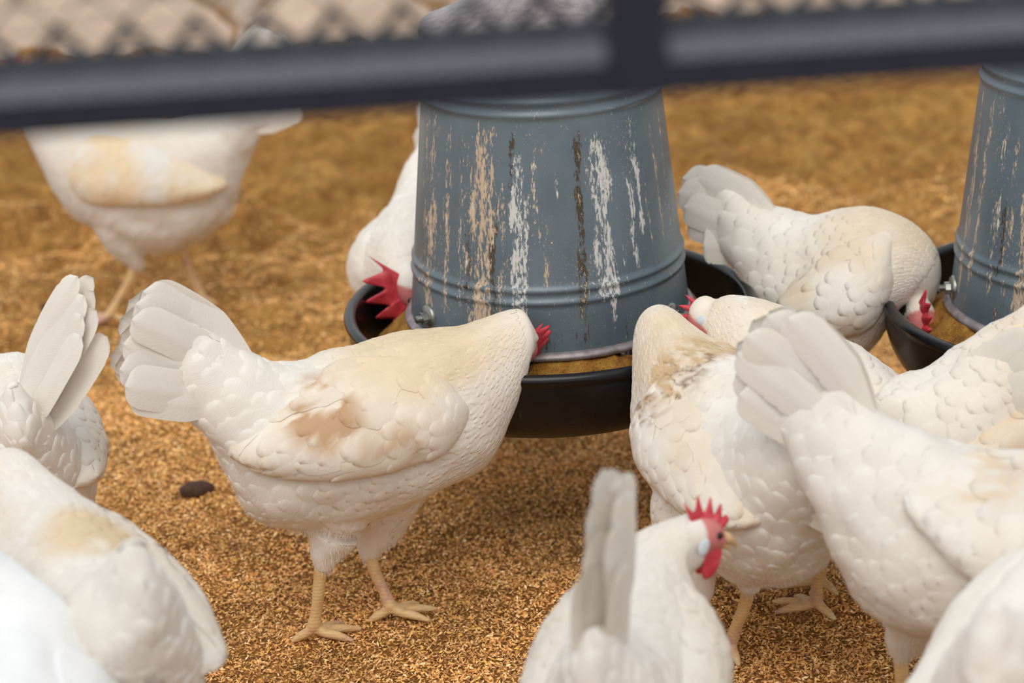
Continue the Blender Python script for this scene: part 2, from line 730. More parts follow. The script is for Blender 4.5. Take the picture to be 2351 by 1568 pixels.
# trunk of a hen standing level: top x,z  bottom x,z  half width, sideways offset
TRUNK = [
    (-0.124, 0.333, -0.148, 0.277, 0.010, 0),
    (-0.102, 0.315, -0.133, 0.248, 0.026, 0),
    (-0.078, 0.296, -0.116, 0.215, 0.042, 0),
    (-0.049, 0.281, -0.098, 0.172, 0.056, 0),
    (-0.013, 0.274, -0.074, 0.132, 0.067, 0),
    (0.025, 0.282, -0.031, 0.104, 0.073, 0),
    (0.059, 0.286, 0.025, 0.100, 0.074, 0),
    (0.093, 0.286, 0.083, 0.131, 0.068, 0)]
NECK_REACH = [
    (0.123, 0.286, 0.130, 0.150, 0.056, 0),
    (0.149, 0.289, 0.161, 0.186, 0.041, 0),
    (0.173, 0.294, 0.181, 0.226, 0.029, 0),
    (0.188, 0.294, 0.188, 0.249, 0.022, 0),
    (0.197, 0.280, 0.194, 0.259, 0.012, 0)]
NECK_DOWN = [
    (0.124, 0.276, 0.116, 0.146, 0.056, 0),
    (0.156, 0.250, 0.128, 0.158, 0.043, 0),
    (0.178, 0.218, 0.136, 0.160, 0.031, 0),
    (0.186, 0.186, 0.148, 0.152, 0.024, 0),
    (0.184, 0.160, 0.158, 0.142, 0.015, 0)]
NECK_UP = [
    (0.112, 0.300, 0.122, 0.158, 0.058, 0),
    (0.122, 0.322, 0.150, 0.208, 0.044, 0),
    (0.128, 0.345, 0.165, 0.262, 0.032, 0),
    (0.134, 0.368, 0.168, 0.314, 0.024, 0),
    (0.148, 0.386, 0.168, 0.342, 0.017, 0)]
TAIL_STD = dict(base=(-0.098, 0.272), tips=[(-0.161, 0.385), (-0.182, 0.362), (-0.194, 0.335), (-0.200, 0.312), (-0.187, 0.290)])
LEGS_STD = [((-0.02, 0.034), (-0.012, 0.036, 0.074)), ((0.025, -0.034), (0.008, -0.036, 0.074))]
WING_STD = dict(top=[(0.112, 0.225), (0.085, 0.268), (0.03, 0.262), (-0.03, 0.238), (-0.068, 0.216), (-0.088, 0.203)],
                low=[(0.112, 0.215), (0.090, 0.188), (0.03, 0.184), (-0.03, 0.182), (-0.068, 0.188), (-0.090, 0.196)])


def make_hen(label, P0, psi, stations, tail=TAIL_STD, legs=LEGS_STD, wing=WING_STD, wings=(1, -1), head=None, stains=(),
             voxel=0.0024, seed=1, face=True, roll=0.0, fluff=True, dirt_or_shade=0.35, fscale=1.0, comb_scale=1.0, group='white hens around the feeders', comb_lean=0.25, plum=True, scale=1.0, white=1.0):
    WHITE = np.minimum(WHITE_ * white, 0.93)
    root = empty('hen', (P0[0], P0[1], P0[2] if len(P0) > 2 else 0.0), math.radians(psi))
    tag(root, label, 'hen', group)
    root.scale = (scale,) * 3
    rng = np.random.default_rng(seed)
    st = catmull(stations, 7)
    n = len(st)
    NT_ = 40
    C_, flow_, s_, th_ = [], [], [], []
    V, F = [], []
    cen = np.stack([(st[:, 0] + st[:, 2]) / 2, st[:, 5], (st[:, 1] + st[:, 3]) / 2], 1)
    half = np.stack([(st[:, 0] - st[:, 2]) / 2, np.zeros(n), (st[:, 1] - st[:, 3]) / 2], 1)
    seg = np.r_[0, np.cumsum(np.linalg.norm(np.diff(cen, axis=0), axis=1))]
    tail_s = seg[14] if n > 14 else seg[-1] * 0.2
    for i in range(n):
        t = unit(cen[max(i - 1, 0)] - cen[min(i + 1, n - 1)])
        dy = cen[min(i + 1, n - 1)] - cen[max(i - 1, 0)]
        latv = unit(np.array([-dy[1], dy[0], 0]) if abs(dy[1]) > 1e-4 and abs(dy[0]) > 1e-4 else np.array([0, 1.0, 0]))
        if latv[1] < 0:
            latv = -latv
        for k in range(NT_):
            th = 2 * math.pi * k / NT_
            cz, sy = math.cos(th), math.sin(th)
            w = st[i, 4] * (1 - 0.12 * cz)
            V.append(cen[i] + half[i] * cz + latv * (w * np.sign(sy) * abs(sy) ** 0.9))
            droop = max(0, -cz)
            flow_.append(unit(t + np.array([-0.15, 0, -0.35]) * droop * (0.3 if seg[i] > 0.72 * seg[-1] else 1)))
            s_.append(seg[i])
            th_.append((th if th < math.pi else th - 2 * math.pi) * 0.06)
    for i in range(n - 1):
        for k in range(NT_):
            k2 = (k + 1) % NT_
            F.append((i * NT_ + k, i * NT_ + k2, (i + 1) * NT_ + k2, (i + 1) * NT_ + k))
    V0, F0 = list(V), list(F)
    V0.append(cen[0] + unit(cen[0] - cen[1]) * st[0, 4] * 0.8)
    V0.append(cen[-1] + unit(cen[-1] - cen[-2]) * st[-1, 4] * 0.9)
    for k in range(NT_):
        k2 = (k + 1) % NT_
        F0.append((len(V0) - 2, k2, k))
        F0.append((len(V0) - 1, (n - 1) * NT_ + k, (n - 1) * NT_ + k2))
    parts = [(V0, F0)]
    # thighs grow out of the trunk
    thigh_pts = []
    for (ft, hk) in legs:
        hk = np.asarray(hk, float)
        hip = np.array([hk[0] + 0.018, hk[1] * 0.72, hk[2] + 0.085])
        knee = np.array([hk[0] + 0.014, hk[1], hk[2] + 0.036])
        path = catmull([hip, (hip + knee) / 2, knee, hk + [0.004, 0, 0.012], hk + [0, 0, -0.006]], 4)
        rad = catmull([[0.046], [0.042], [0.030], [0.0165], [0.0085]], 4)[:, 0]
        parts.append(tube_geo(path, rad, 16))
        thigh_pts.append((hip, hk))
    if head:
        hp, hf, hu = (np.asarray(head[k], float) for k in ('pos', 'fwd', 'up'))
        hf = unit(hf)
        hu = unit(hu - hf * (hu @ hf))
        hl = np.cross(hu, hf)
        parts.append(ellipsoid_geo(hp, (hf * 0.0235, hl * 0.0150, hu * 0.0165)))
        parts.append(ellipsoid_geo(hp + hf * 0.012 - hu * 0.003, (hf * 0.017, hl * 0.0105, hu * 0.0105)))
    me = remeshed(*join_geo(parts), voxel, 8)
    co, no = coords(me), normals(me)
    kd = KDTree(len(V))
    for i, v in enumerate(V):
        kd.insert(v, i)
    kd.balance()
    near = np.array([kd.find(c)[1] for c in co])
    flow_, s_, th_ = np.array(flow_), np.array(s_), np.array(th_)
    fl, ss, th = flow_[near].copy(), s_[near], th_[near]
    tot = seg[-1]
    L = np.interp(ss / tot, [0, 0.15, 0.3, 0.5, 0.68, 0.8, 0.92, 1], [0.046, 0.042, 0.034, 0.028, 0.024, 0.020, 0.010, 0.007]) * fscale
    asp = np.interp(ss / tot, [0, 0.3, 0.55, 0.68, 0.95, 1], [0.60, 0.66, 0.58, 0.32, 0.32, 0.6])
    hh = np.interp(ss / tot, [0, 0.3, 0.6, 0.8, 0.95, 1], [0.0024, 0.0021, 0.0017, 0.0011, 0.0005, 0.0004])
    # thighs and belly: finer, fluffy feathers that hang
    on_thigh = np.zeros(len(co))
    for hip, hk in thigh_pts:
        ax = hk - hip
        q = np.clip(((co - hip) @ ax) / (ax @ ax), 0, 1)
        dd = np.linalg.norm(co - (hip + q[:, None] * ax), axis=1)
        mth = np.clip(1 - (dd - 0.03) / 0.02, 0, 1) * np.clip((q - 0.25) * 3, 0, 1)
        on_thigh = np.maximum(on_thigh, mth)
        fl = fl * (1 - mth[:, None]) + (np.array([-0.15, 0, -1.0])) * mth[:, None]
        L = L * (1 - 0.45 * mth)
        hh = hh * (1 - 0.55 * mth)
    skin = np.zeros(len(co))
    if head:
        q = co - hp
        a, b, c = q @ hf, q @ hu, q @ hl
        inh = np.clip(1.6 - np.linalg.norm(np.stack([a / 0.03, b / 0.02, c / 0.019], 1), axis=1), 0, 1)
        skin = np.clip((a + 0.0045 + 0.35 * b) / 0.003, 0, 1) * (inh > 0.2) * (np.abs(b) < 0.02)
        hh *= (1 - skin)
        L = np.where(inh > 0.3, 0.006, L)
        hh = np.where((inh > 0.3), np.minimum(hh, 0.0004), hh)
    hgt, sd = shingle(co, no, fl, L, L * asp, hh * (0.45 if plum else 1.0), seed)
    lump = (fbm(co, 38, seed, 2) - 0.5) * 0.0085 + (fbm(co, 15, seed + 5, 2) - 0.5) * 0.010
    lump *= np.interp(ss / tot, [0, 0.3, 0.7, 0.85, 1], [1, 1, 0.7, 0.3, 0.1])
    co2 = co + no * (hgt + lump)[:, None]
    me.vertices.foreach_set('co', co2.astype(np.float32).ravel())
    me.update()
    cols = np.tile(WHITE, (len(co), 1))
    # overall creamy wear on the upper neck and shoulders; painted shade on the far walker
    cm = np.clip((no[:, 2] + 0.25) / 1.0, 0, 1) * np.interp(ss / tot, [0, 0.35, 0.6, 0.9, 1], [0.1, 0.2, 0.8, 1, 0.5])
    cm *= dirt_or_shade * np.clip((fbm(co, 22, seed + 3, 4) - 0.30) / 0.25, 0, 1)
    cols = cols * (1 - cm[:, None]) + CREAM * cm[:, None]
    stain_cols(co, cols, stains, seed)
    fine = fbm(np.stack([ss * 0.4, th * 3, hgt * 30], 1), 120, seed + 9, 3)
    cols *= (0.965 + 0.06 * fine)[:, None]
    if head and face:
        pk = np.array(lin(208, 128, 124)) * (0.85 + 0.3 * fbm(co, 220, seed, 3))[:, None]
        cols = cols * (1 - skin[:, None]) + pk * skin[:, None]
    color_attr(me, cols)
    at = me.attributes.new('fuv', 'FLOAT_VECTOR', 'POINT')
    at.data.foreach_set('vector', np.stack([ss, th, np.zeros(len(ss))], 1).astype(np.float32).ravel())
    body = link_mesh('body', me, MAT['feather'], root)
    if plum:
        frac = ss / tot
        keep = [i for i in sd if frac[i] < 0.66 and on_thigh[i] < 0.3]
        lf = np.interp(frac, [0, 0.3, 0.58, 0.70, 1], [0.0017, 0.0014, 0.0010, 0.0003, 0.0001]) * np.where(no[:, 2] < -0.3, 0.7, 1.0)
        plumage(co2, no, fl, L * 1.05, L * asp * 1.05, lf, keep, cols, ss, th, body, seed + 77)
        neck = [i for i in sd if 0.58 < frac[i] < 0.95 and skin[i] < 0.1]
        nl = np.interp(frac, [0.58, 0.75, 0.95], [0.034, 0.028, 0.012])
        plumage(co2, no, fl, nl, nl * 0.24, np.full(len(co2), 0.00045), neck, cols, ss, th, body, seed + 78, 'hackle', 0.45)
    bvh = BVHTree.FromPolygons([tuple(v) for v in co2], [tuple(p.vertices) for p in me.polygons])

    # wings folded on the flanks
    for side in wings:
        wg = wing if side < 0 else WING_STD      # the far wing keeps its resting place
        top = catmull(wg['top'], 12)
        low = catmull(wg['low'], 12)
        nu, nv = len(top), 34
        Y = np.zeros((nu, nv))
        X = np.zeros((nu, nv))
        Z = np.zeros((nu, nv))
        for i in range(nu):
            for j in range(nv):
                v = j / (nv - 1)
                p = top[i] * (1 - v) + low[i] * v
                X[i, j], Z[i, j] = p
                hit = bvh.ray_cast(Vector((p[0], side * 0.3, p[1])), Vector((0, -side, 0)))
                if hit[0] is not None and side * hit[0][1] > 0:
                    Y[i, j] = side * hit[0][1]
                else:
                    Y[i, j] = -1
        for i in range(nu):
            for j in range(nv):
                if Y[i, j] < 0:
                    ok = [Y[a, b] for a in range(max(0, i - 8), i + 1) for b in range(max(0, j - 8), min(nv, j + 9)) if Y[a, b] >= 0]
                    Y[i, j] = min((sum(ok) / len(ok)) if ok else 0.03, 0.045)
        for _ in range(14):
            Yp = np.pad(Y, 1, mode='edge')
            Y = 0.5 * Y + 0.125 * (Yp[:-2, 1:-1] + Yp[2:, 1:-1] + Yp[1:-1, :-2] + Yp[1:-1, 2:])
        uu = np.linspace(0, 1, nu)[:, None]
        vv = np.linspace(0, 1, nv)[None, :]
        bul = 0.013 * np.sin(np.pi * np.clip(vv, 0, 1) ** 1.35) ** 0.6 * np.clip(uu * 3.2, 0, 1) ** 0.7
        bul = bul + 0.004 * np.clip((uu - 0.1) * 4, 0, 1) * vv ** 0.4 - 0.004 * (1 - np.clip(uu * 6, 0, 1)) - 0.004 * (1 - np.clip(vv * 5, 0, 1))
        end = np.clip((1 - uu) * 9, 0, 1) ** 0.5
        O = Y + bul * end + 0.002 * uu
        I = Y - 0.008
        outer = np.stack([X, side * O, Z], 2).reshape(-1, 3)
        inner = np.stack([X, side * np.minimum(I, O - 0.003), Z], 2).reshape(-1, 3)
        Vw = np.vstack([outer, inner])
        Fw = []
        N1 = nu * nv
        for i in range(nu - 1):
            for j in range(nv - 1):
                a = i * nv + j
                q = (a, a + nv, a + nv + 1, a + 1)
                Fw.append(q if side > 0 else q[::-1])
                q2 = tuple(N1 + x for x in q[::-1])
                Fw.append(q2 if side > 0 else q2[::-1])
        rim = [i * nv for i in range(nu)] + [(nu - 1) * nv + j for j in range(1, nv)] + [i * nv + nv - 1 for i in range(nu - 2, -1, -1)] + [j for j in range(nv - 2, 0, -1)]
        for a, b in zip(rim, rim[1:] + rim[:1]):
            q = (a, N1 + a, N1 + b, b)
            Fw.append(q[::-1] if side > 0 else q)
        mw = bpy.data.meshes.new('wing')
        mw.from_pydata([tuple(v) for v in Vw], [], Fw)
        mw.update()
        bmw = bmesh.new()
        bmw.from_mesh(mw)
        bmesh.ops.recalc_face_normals(bmw, faces=bmw.faces[:])
        bmw.to_mesh(mw)
        bmw.free()
        sm = bpy.data.objects.new('tmp', mw)
        COL.objects.link(sm)
        md = sm.modifiers.new('s', 'SUBSURF')
        md.levels = md.render_levels = 1
        dg = bpy.context.evaluated_depsgraph_get()
        mw2 = bpy.data.meshes.new_from_object(sm.evaluated_get(dg))
        bpy.data.objects.remove(sm)
        cw, nw = coords(mw2), normals(mw2)
        axis_top, axis_low = top, low
        mid = (top + low) / 2
        kk = KDTree(nu)
        for i in range(nu):
            kk.insert((mid[i, 0], 0, mid[i, 1]), i)
        kk.balance()
        ui = np.array([kk.find((c[0], 0, c[2]))[1] for c in cw])
        tg = np.gradient(mid, axis=0)
        tg = np.stack([tg[:, 0], np.zeros(nu), tg[:, 1]], 1)
        tg /= np.linalg.norm(tg, axis=1)[:, None]
        flw = tg[ui] + np.array([0, 0, -0.12])
        uf = ui / (nu - 1)
        Lw = np.interp(uf, [0, 0.35, 0.6, 1], [0.022, 0.032, 0.046, 0.062]) * fscale
        aw = np.interp(uf, [0, 0.35, 0.6, 1], [0.7, 0.6, 0.36, 0.24])
        hw = np.interp(uf, [0, 0.3, 1], [0.0012, 0.0020, 0.0022])
        hg, sdw = shingle(cw, nw, flw, Lw, Lw * aw, hw * (0.5 if plum else 1.0), seed + 40 + side)
        outside = np.clip((side * nw[:, 1] + 0.15) * 4, 0, 1)
        cw2 = cw + nw * (hg * outside)[:, None]
        mw2.vertices.foreach_set('co', cw2.astype(np.float32).ravel())
        mw2.update()
        cols = np.tile(WHITE, (len(cw), 1))
        cm = dirt_or_shade * 0.9 * np.clip((fbm(cw, 20, seed + 3, 4) - 0.34) / 0.25, 0, 1)
        cols = cols * (1 - cm[:, None]) + CREAM * cm[:, None]
        stain_cols(cw, cols, stains, seed)
        fine = fbm(np.stack([cw[:, 0] * 0.25, cw[:, 1], cw[:, 2]], 1), 300, seed + 9, 3)
        cols *= (0.96 + 0.07 * fine)[:, None]
        color_attr(mw2, cols)
        at = mw2.attributes.new('fuv', 'FLOAT_VECTOR', 'POINT')
        at.data.foreach_set('vector', np.stack([cw[:, 0], cw[:, 2], np.zeros(len(cw))], 1).astype(np.float32).ravel())
        w_ob = link_mesh('wing', mw2, MAT['feather'], root)
        if plum:
            keep = [i for i in sdw if outside[i] > 0.5 and uf[i] > 0.05]
            plumage(cw2, nw, flw, Lw * 1.1, Lw * aw * 1.1, np.interp(uf, [0, 0.4, 1], [0.0009, 0.0014, 0.0018]), keep, cols, cw[:, 0], cw[:, 2], w_ob, seed + 90 + side)
        # two flight quills showing under the folded edge
        for q, (u0, u1, dz) in enumerate(((0.38, 0.80, -0.004), (0.45, 0.93, -0.0015))):
            i0, i1 = int(u0 * (nu - 1)), int(u1 * (nu - 1))
            b = np.array([low[i0, 0], side * (Y[i0, -1] + 0.003), low[i0, 1] + dz + 0.004])
            e = np.array([low[i1, 0], side * (Y[i1, -1] + 0.0045), low[i1, 1] + dz - 0.001])
            blade(b, e, 0.014, side, 0.25 * side, -0.02, MAT['quill'], w_ob, 'flight_feather', seed * 7 + q, nu=14, nv=4)

    # tail fan
    if tail:
        bx, bz = tail['base']
        wdt = tail.get('width', 0.042)
        tips = tail['tips']
        sides = tail.get('sides', (1, -1))
        yaw_t = tail.get('lean', 0.0)
        for side in sides:
            for k, (tx, tz) in enumerate(tips):
                f = k / max(1, len(tips) - 1)
                y0 = side * (0.004 + 0.010 * f)
                y1 = side * (0.006 + tail.get('spread', 0.030) * f) + yaw_t
                jx = rng.uniform(-0.004, 0.004)
                blade((bx + 0.02 * (1 - f) - 0.004 * f, y0, bz + 0.010 * (1 - f) - 0.014 * f), (tx + jx, y1, tz + rng.uniform(-0.004, 0.004)), wdt * rng.uniform(0.92, 1.06), side,
                      -side * (0.06 + 0.12 * f) + tail.get('roll', 0.0) + side * tail.get('vee', 0.0), 0.05 * (1 - 1.6 * f), MAT['quill'], root, 'tail_feather', seed * 31 + k * 2 + (side > 0), tint=tail.get('tint'))

    # loose down at belly, vent and neck edge: hair of the body
    if fluff:
        nf = 9000
        pick = rng.choice(len(co2), nf * 4)
        wgt = np.clip(-no[pick, 2] * 1.6 + 0.05, 0.0, 1) * (ss[pick] / tot < 0.7)
        wgt *= (skin[pick] < 0.1)
        pick = pick[rng.random(len(pick)) < wgt][:nf]
        p0 = co2[pick]
        fd = fl[pick]
        fd /= np.linalg.norm(fd, axis=1)[:, None] + 1e-9
        ln = np.interp(ss[pick] / tot, [0, 0.7, 0.85, 1], [0.0065, 0.0052, 0.005, 0.004])[:, None] * rng.uniform(0.5, 1.2, (len(pick), 1))
        dirv = fd + no[pick] * rng.uniform(0.05, 0.32, (len(pick), 1)) + rng.normal(0, 0.10, (len(pick), 3))
        dirv /= np.linalg.norm(dirv, axis=1)[:, None]
        sidev = np.cross(dirv, no[pick])
        sidev /= np.linalg.norm(sidev, axis=1)[:, None] + 1e-9
        wv = 0.00012
        p1 = p0 + dirv * ln * 0.55 - no[pick] * 0.0005
        p2 = p0 + dirv * ln + np.array([0, 0, -0.12]) * ln
        VV = np.stack([p0 - no[pick] * 0.001 + sidev * wv, p0 - no[pick] * 0.001 - sidev * wv, p1 - sidev * wv, p1 + sidev * wv, p2], 1).reshape(-1, 3)
        m5 = np.arange(len(pick))[:, None] * 5
        FF = [tuple(r) for r in (m5 + np.array([0, 1, 2, 3]))] + [tuple(r) for r in (m5 + np.array([3, 2, 4]))]
        fo = mesh_obj('down', VV, FF, MAT['feather'], root)
        tag(fo, kind='stuff')
        color_attr(fo.data, np.repeat(cols_at(me)[pick] * 1.02, 5, axis=0))

    # legs
    for (ft, hk) in legs:
        hk = np.asarray(hk, float)
        an = np.array([ft[0], ft[1], 0.016])
        geo = [tube_geo(catmull([hk + [0, 0, 0.012], hk * 0.7 + an * 0.3 + [-0.001, 0, 0], hk * 0.3 + an * 0.7, an], 3),
                        catmull([[0.0068], [0.0062], [0.0056], [0.0072]], 3)[:, 0], 12)]
        for ang, ln in ((0.0, 0.046), (0.5, 0.038), (-0.55, 0.038), (math.pi - 0.15, 0.022)):
            d = np.array([math.cos(ang), math.sin(ang), 0])
            z1 = 0.011 if ln > 0.03 else 0.012
            pts = catmull([an, an * [1, 1, 0] + d * ln * 0.3 + [0, 0, z1], an * [1, 1, 0] + d * ln * 0.65 + [0, 0, 0.0085], an * [1, 1, 0] + d * ln + [0, 0, 0.004]], 3)
            geo.append(tube_geo(pts, catmull([[0.0056], [0.0047], [0.0042], [0.0022]], 3)[:, 0], 10))
        ml = remeshed(*join_geo(geo), 0.0014, 3)
        lo = link_mesh('leg', ml, MAT['leg'], root)

    # head
    if head and face:
        def hpnt(a, b, c=0.0):
            return hp + hf * a + hu * b + hl * c
        # single serrated comb, floppy
        out = [(0.026, 0.004), (0.027, 0.016), (0.021, 0.022), (0.0185, 0.015), (0.014, 0.033), (0.009, 0.016), (0.002, 0.038), (-0.003, 0.017), (-0.012, 0.037), (-0.0145, 0.017), (-0.027, 0.027), (-0.024, 0.012), (-0.014, 0.010), (0.0, 0.010), (0.014, 0.007)]
        cs = comb_scale
        out = [(a * cs, 0.008 + (b - 0.008) * cs) for a, b in out]
        bmc = bmesh.new()
        crest = np.array(out[1:11])
        tt = np.linspace(0, len(crest) - 1, 46)
        ca = np.interp(tt, np.arange(len(crest)), crest[:, 0])
        cb = np.interp(tt, np.arange(len(crest)), crest[:, 1])
        for _ in range(2):
            cb[1:-1] = 0.5 * cb[1:-1] + 0.25 * (cb[:-2] + cb[2:])
            ca[1:-1] = 0.5 * ca[1:-1] + 0.25 * (ca[:-2] + ca[2:])
        nr = 6
        grid = {}
        for sg in (1, -1):
            for q in range(len(tt)):
                a0 = 0.020 - 0.034 * q / (len(tt) - 1)
                b0 = 0.009 - 0.002 * abs(q / (len(tt) - 1) * 2 - 1)
                for r in range(nr + 1):
                    f = r / nr
                    a = a0 * (1 - f) + ca[q] * f
                    b = b0 * (1 - f) + cb[q] * f
                    lean = comb_lean * max(0, b - 0.012) ** 1.25 * 3
                    th = 0.0034 * (1 - 0.55 * f) * (0.55 if r == nr else 1.0) * (0.5 if q in (0, len(tt) - 1) else 1.0)
                    wav = 0.0012 * f * math.sin(q * 0.55 + seed)
                    grid[sg, q, r] = bmc.verts.new(hpnt(a, b - 0.2 * lean, sg * th + lean + wav))
        for q in range(len(tt) - 1):
            for r in range(nr):
                for sg in (1, -1):
                    bmc.faces.new((grid[sg, q, r], grid[sg, q + 1, r], grid[sg, q + 1, r + 1], grid[sg, q, r + 1]))
            for r in (0, nr):
                bmc.faces.new((grid[1, q, r], grid[-1, q, r], grid[-1, q + 1, r], grid[1, q + 1, r]))
        for q in (0, len(tt) - 1):
            for r in range(nr):
                bmc.faces.new((grid[1, q, r], grid[-1, q, r], grid[-1, q, r + 1], grid[1, q, r + 1]))
        bm_obj('comb', bmc, MAT['comb'], root)
        for sg in (1, -1):
            g = ellipsoid_geo(hpnt(0.016, -0.024, sg * 0.006), (hf * 0.009 - hu * 0.002, hl * 0.0028, hu * 0.017 + hf * 0.002), 10)
            mesh_obj('wattle', *g, MAT['comb'], root)
            g = ellipsoid_geo(hpnt(-0.004, -0.008, sg * 0.0142), (hf * 0.0055, hl * 0.0026, hu * 0.0085), 10)
            mesh_obj('ear_lobe', *g, MAT['lobe'], root)
            g = ellipsoid_geo(hpnt(0.0105, 0.0042, sg * 0.0123), (hf * 0.0036, hl * 0.0030, hu * 0.0034), 8)
            mesh_obj('eye', *g, MAT['eye'], root)
        bk = catmull([hpnt(0.020, -0.001), hpnt(0.030, -0.0018), hpnt(0.038, -0.005), hpnt(0.0425, -0.009)], 4)
        lowb = catmull([hpnt(0.020, -0.0075), hpnt(0.028, -0.0085), hpnt(0.036, -0.0105)], 4)
        mesh_obj('beak', *join_geo([tube_geo(bk, catmull([[0.0068], [0.0056], [0.0032], [0.0008]], 4)[:, 0], 12),
                                    tube_geo(lowb, catmull([[0.0046], [0.0035], [0.001]], 4)[:, 0], 10)]), MAT['beak'], root)
    return root


def cols_at(me):
    n = len(me.vertices)
    c = np.empty(n * 4, np.float32)
    me.color_attributes['tint'].data.foreach_get('color', c)
    return c.reshape(n, 4)[:, :3].astype(float)


def px_stations(m, rows):
    """rows: (top px, bottom px, half width[, sideways offset])"""
    out = []
    for r in rows:
        a, b = m(*r[0]), m(*r[1])
        out.append((a[0], a[1], b[0], b[1], r[2], r[3] if len(r) > 3 else 0.0))
    return out


# ================================================================== SETTING
def ground_h(x, y):
    p = np.stack([x, y, np.zeros_like(x)], 1)
    far = np.clip((y - 0.35) / 0.7, 0, 1)
    return (fbm(p, 3.2, 2, 3) - 0.5) * (0.014 + 0.06 * far) + (fbm(p, 11, 5, 3) - 0.5) * (0.016 + 0.075 * far) + (fbm(p, 24, 8, 3) - 0.5) * (0.006 + 0.036 * far) - 0.004


def build_ground():
    xs = np.linspace(-1.9, 1.9, 420)
    ys = np.r_[np.linspace(-1.9, -0.5, 40)[:-1], np.linspace(-0.5, 1.2, 300)[:-1], np.linspace(1.2, 2.2, 120)]
    X, Y = np.meshgrid(xs, ys)
    Z = ground_h(X.ravel(), Y.ravel())
    Vv = np.stack([X.ravel(), Y.ravel(), Z], 1)
    nx, ny = len(xs), len(ys)
    i = (np.arange(ny - 1)[:, None] * nx + np.arange(nx - 1)[None, :]).ravel()
    Fq = np.stack([i, i + 1, i + nx + 1, i + nx], 1)
    me = bpy.data.meshes.new('floor')
    me.vertices.add(len(Vv))
    me.vertices.foreach_set('co', Vv.astype(np.float32).ravel())
    me.loops.add(len(Fq) * 4)
    me.loops.foreach_set('vertex_index', Fq.astype(np.int32).ravel())
    me.polygons.add(len(Fq))
    me.polygons.foreach_set('loop_start', np.arange(0, len(Fq) * 4, 4, dtype=np.int32))
    me.update(calc_edges=True)
    o = link_mesh('floor', me, MAT['litter'])
    tag(o, 'golden brown rice hull litter covering the pen floor', 'floor', kind='structure')
    # pale swept ground past the litter
    bm = bmesh.new()
    vs = [bm.verts.new(p) for p in ((-6, -6, -0.045), (6, -6, -0.045), (6, 8, -0.045), (-6, 8, -0.045))]
    bm.faces.new(vs)
    o = bm_obj('ground', bm, MAT['pale'], smooth=False)
    tag(o, 'pale bare ground around the litter bed', 'ground', kind='structure')


def build_hulls(n_near=230000, n_far=60000):
    rng = np.random.default_rng(5)
    x = np.r_[rng.uniform(-0.75, 0.72, n_near), rng.uniform(-0.95, 0.95, n_far)]
    y = np.r_[-0.46 + 0.95 * rng.random(n_near) ** 1.15, rng.uniform(0.45, 1.15, n_far)]
    n = len(x)
    z = ground_h(x, y) + rng.uniform(0.0003, 0.0035, n)
    ln = rng.uniform(0.0034, 0.0066, n)
    wd = ln * rng.uniform(0.30, 0.46, n)
    a = rng.uniform(0, 2 * math.pi, n)
    tilt = rng.normal(0, 0.45, n)
    rl = rng.normal(0, 0.6, n)
    d = np.stack([np.cos(a) * np.cos(tilt), np.sin(a) * np.cos(tilt), np.sin(tilt)], 1)
    s0 = np.stack([-np.sin(a), np.cos(a), np.zeros(n)], 1)
    u0 = np.cross(d, s0)
    s = s0 * np.cos(rl)[:, None] + u0 * np.sin(rl)[:, None]
    u = u0 * np.cos(rl)[:, None] - s0 * np.sin(rl)[:, None]
    u *= np.sign(u[:, 2:3] + 1e-9)
    c = np.stack([x, y, z], 1)
    hl, hw = (ln / 2)[:, None], (wd / 2)[:, None]
    Vv = np.stack([c - d * hl, c + s * hw - d * hl * 0.1, c + u * hw * 0.7, c - s * hw - d * hl * 0.1, c + d * hl], 1).reshape(-1, 3)
    base = np.arange(n)[:, None] * 5
    tri = np.concatenate([base + np.array(t) for t in ((0, 1, 2), (0, 2, 3), (4, 2, 1), (4, 3, 2))], 1).reshape(-1, 3)
    me = bpy.data.meshes.new('rice_hulls')
    me.vertices.add(len(Vv))
    me.vertices.foreach_set('co', Vv.astype(np.float32).ravel())
    me.loops.add(tri.size)
    me.loops.foreach_set('vertex_index', tri.astype(np.int32).ravel())
    me.polygons.add(len(tri))
    me.polygons.foreach_set('loop_start', np.arange(0, tri.size, 3, dtype=np.int32))
    me.update(calc_edges=True)
    pal = np.array([lin(214, 166, 104), lin(198, 146, 86), lin(226, 186, 128), lin(172, 124, 74), lin(132, 94, 58), lin(92, 64, 42), lin(238, 208, 160), lin(212, 170, 84)])
    pr = np.array([0.24, 0.24, 0.14, 0.15, 0.09, 0.04, 0.05, 0.05])
    k = rng.choice(len(pal), n, p=pr / pr.sum())
    col = pal[k] * rng.uniform(0.85, 1.15, (n, 1))
    patch = fbm(np.stack([x, y, np.zeros(n)], 1), 9, 21, 3)
    col *= (1.38 + 0.5 * np.clip((patch - 0.3) / 0.4, 0, 1))[:, None]
    color_attr(me, np.repeat(col, 5, axis=0))
    o = link_mesh('rice_hulls', me, MAT['hull'], smooth=False)
    tag(o, 'loose golden rice hulls strewn over the pen floor', 'litter', kind='stuff')


# ================================================================== FEEDERS
def lathe(profile, n=96, mat=None, parent=None, name='x', center=(0, 0)):
    V, F = [], []
    k = len(profile)
    for i in range(n):
        a = 2 * math.pi * i / n
        for r, z in profile:
            V.append((center[0] + r * math.cos(a), center[1] + r * math.sin(a), z))
    for i in range(n):
        j = (i + 1) % n
        for q in range(k - 1):
            F.append((i * k + q, j * k + q, j * k + q + 1, i * k + q + 1))
    return mesh_obj(name, V, F, mat, parent)


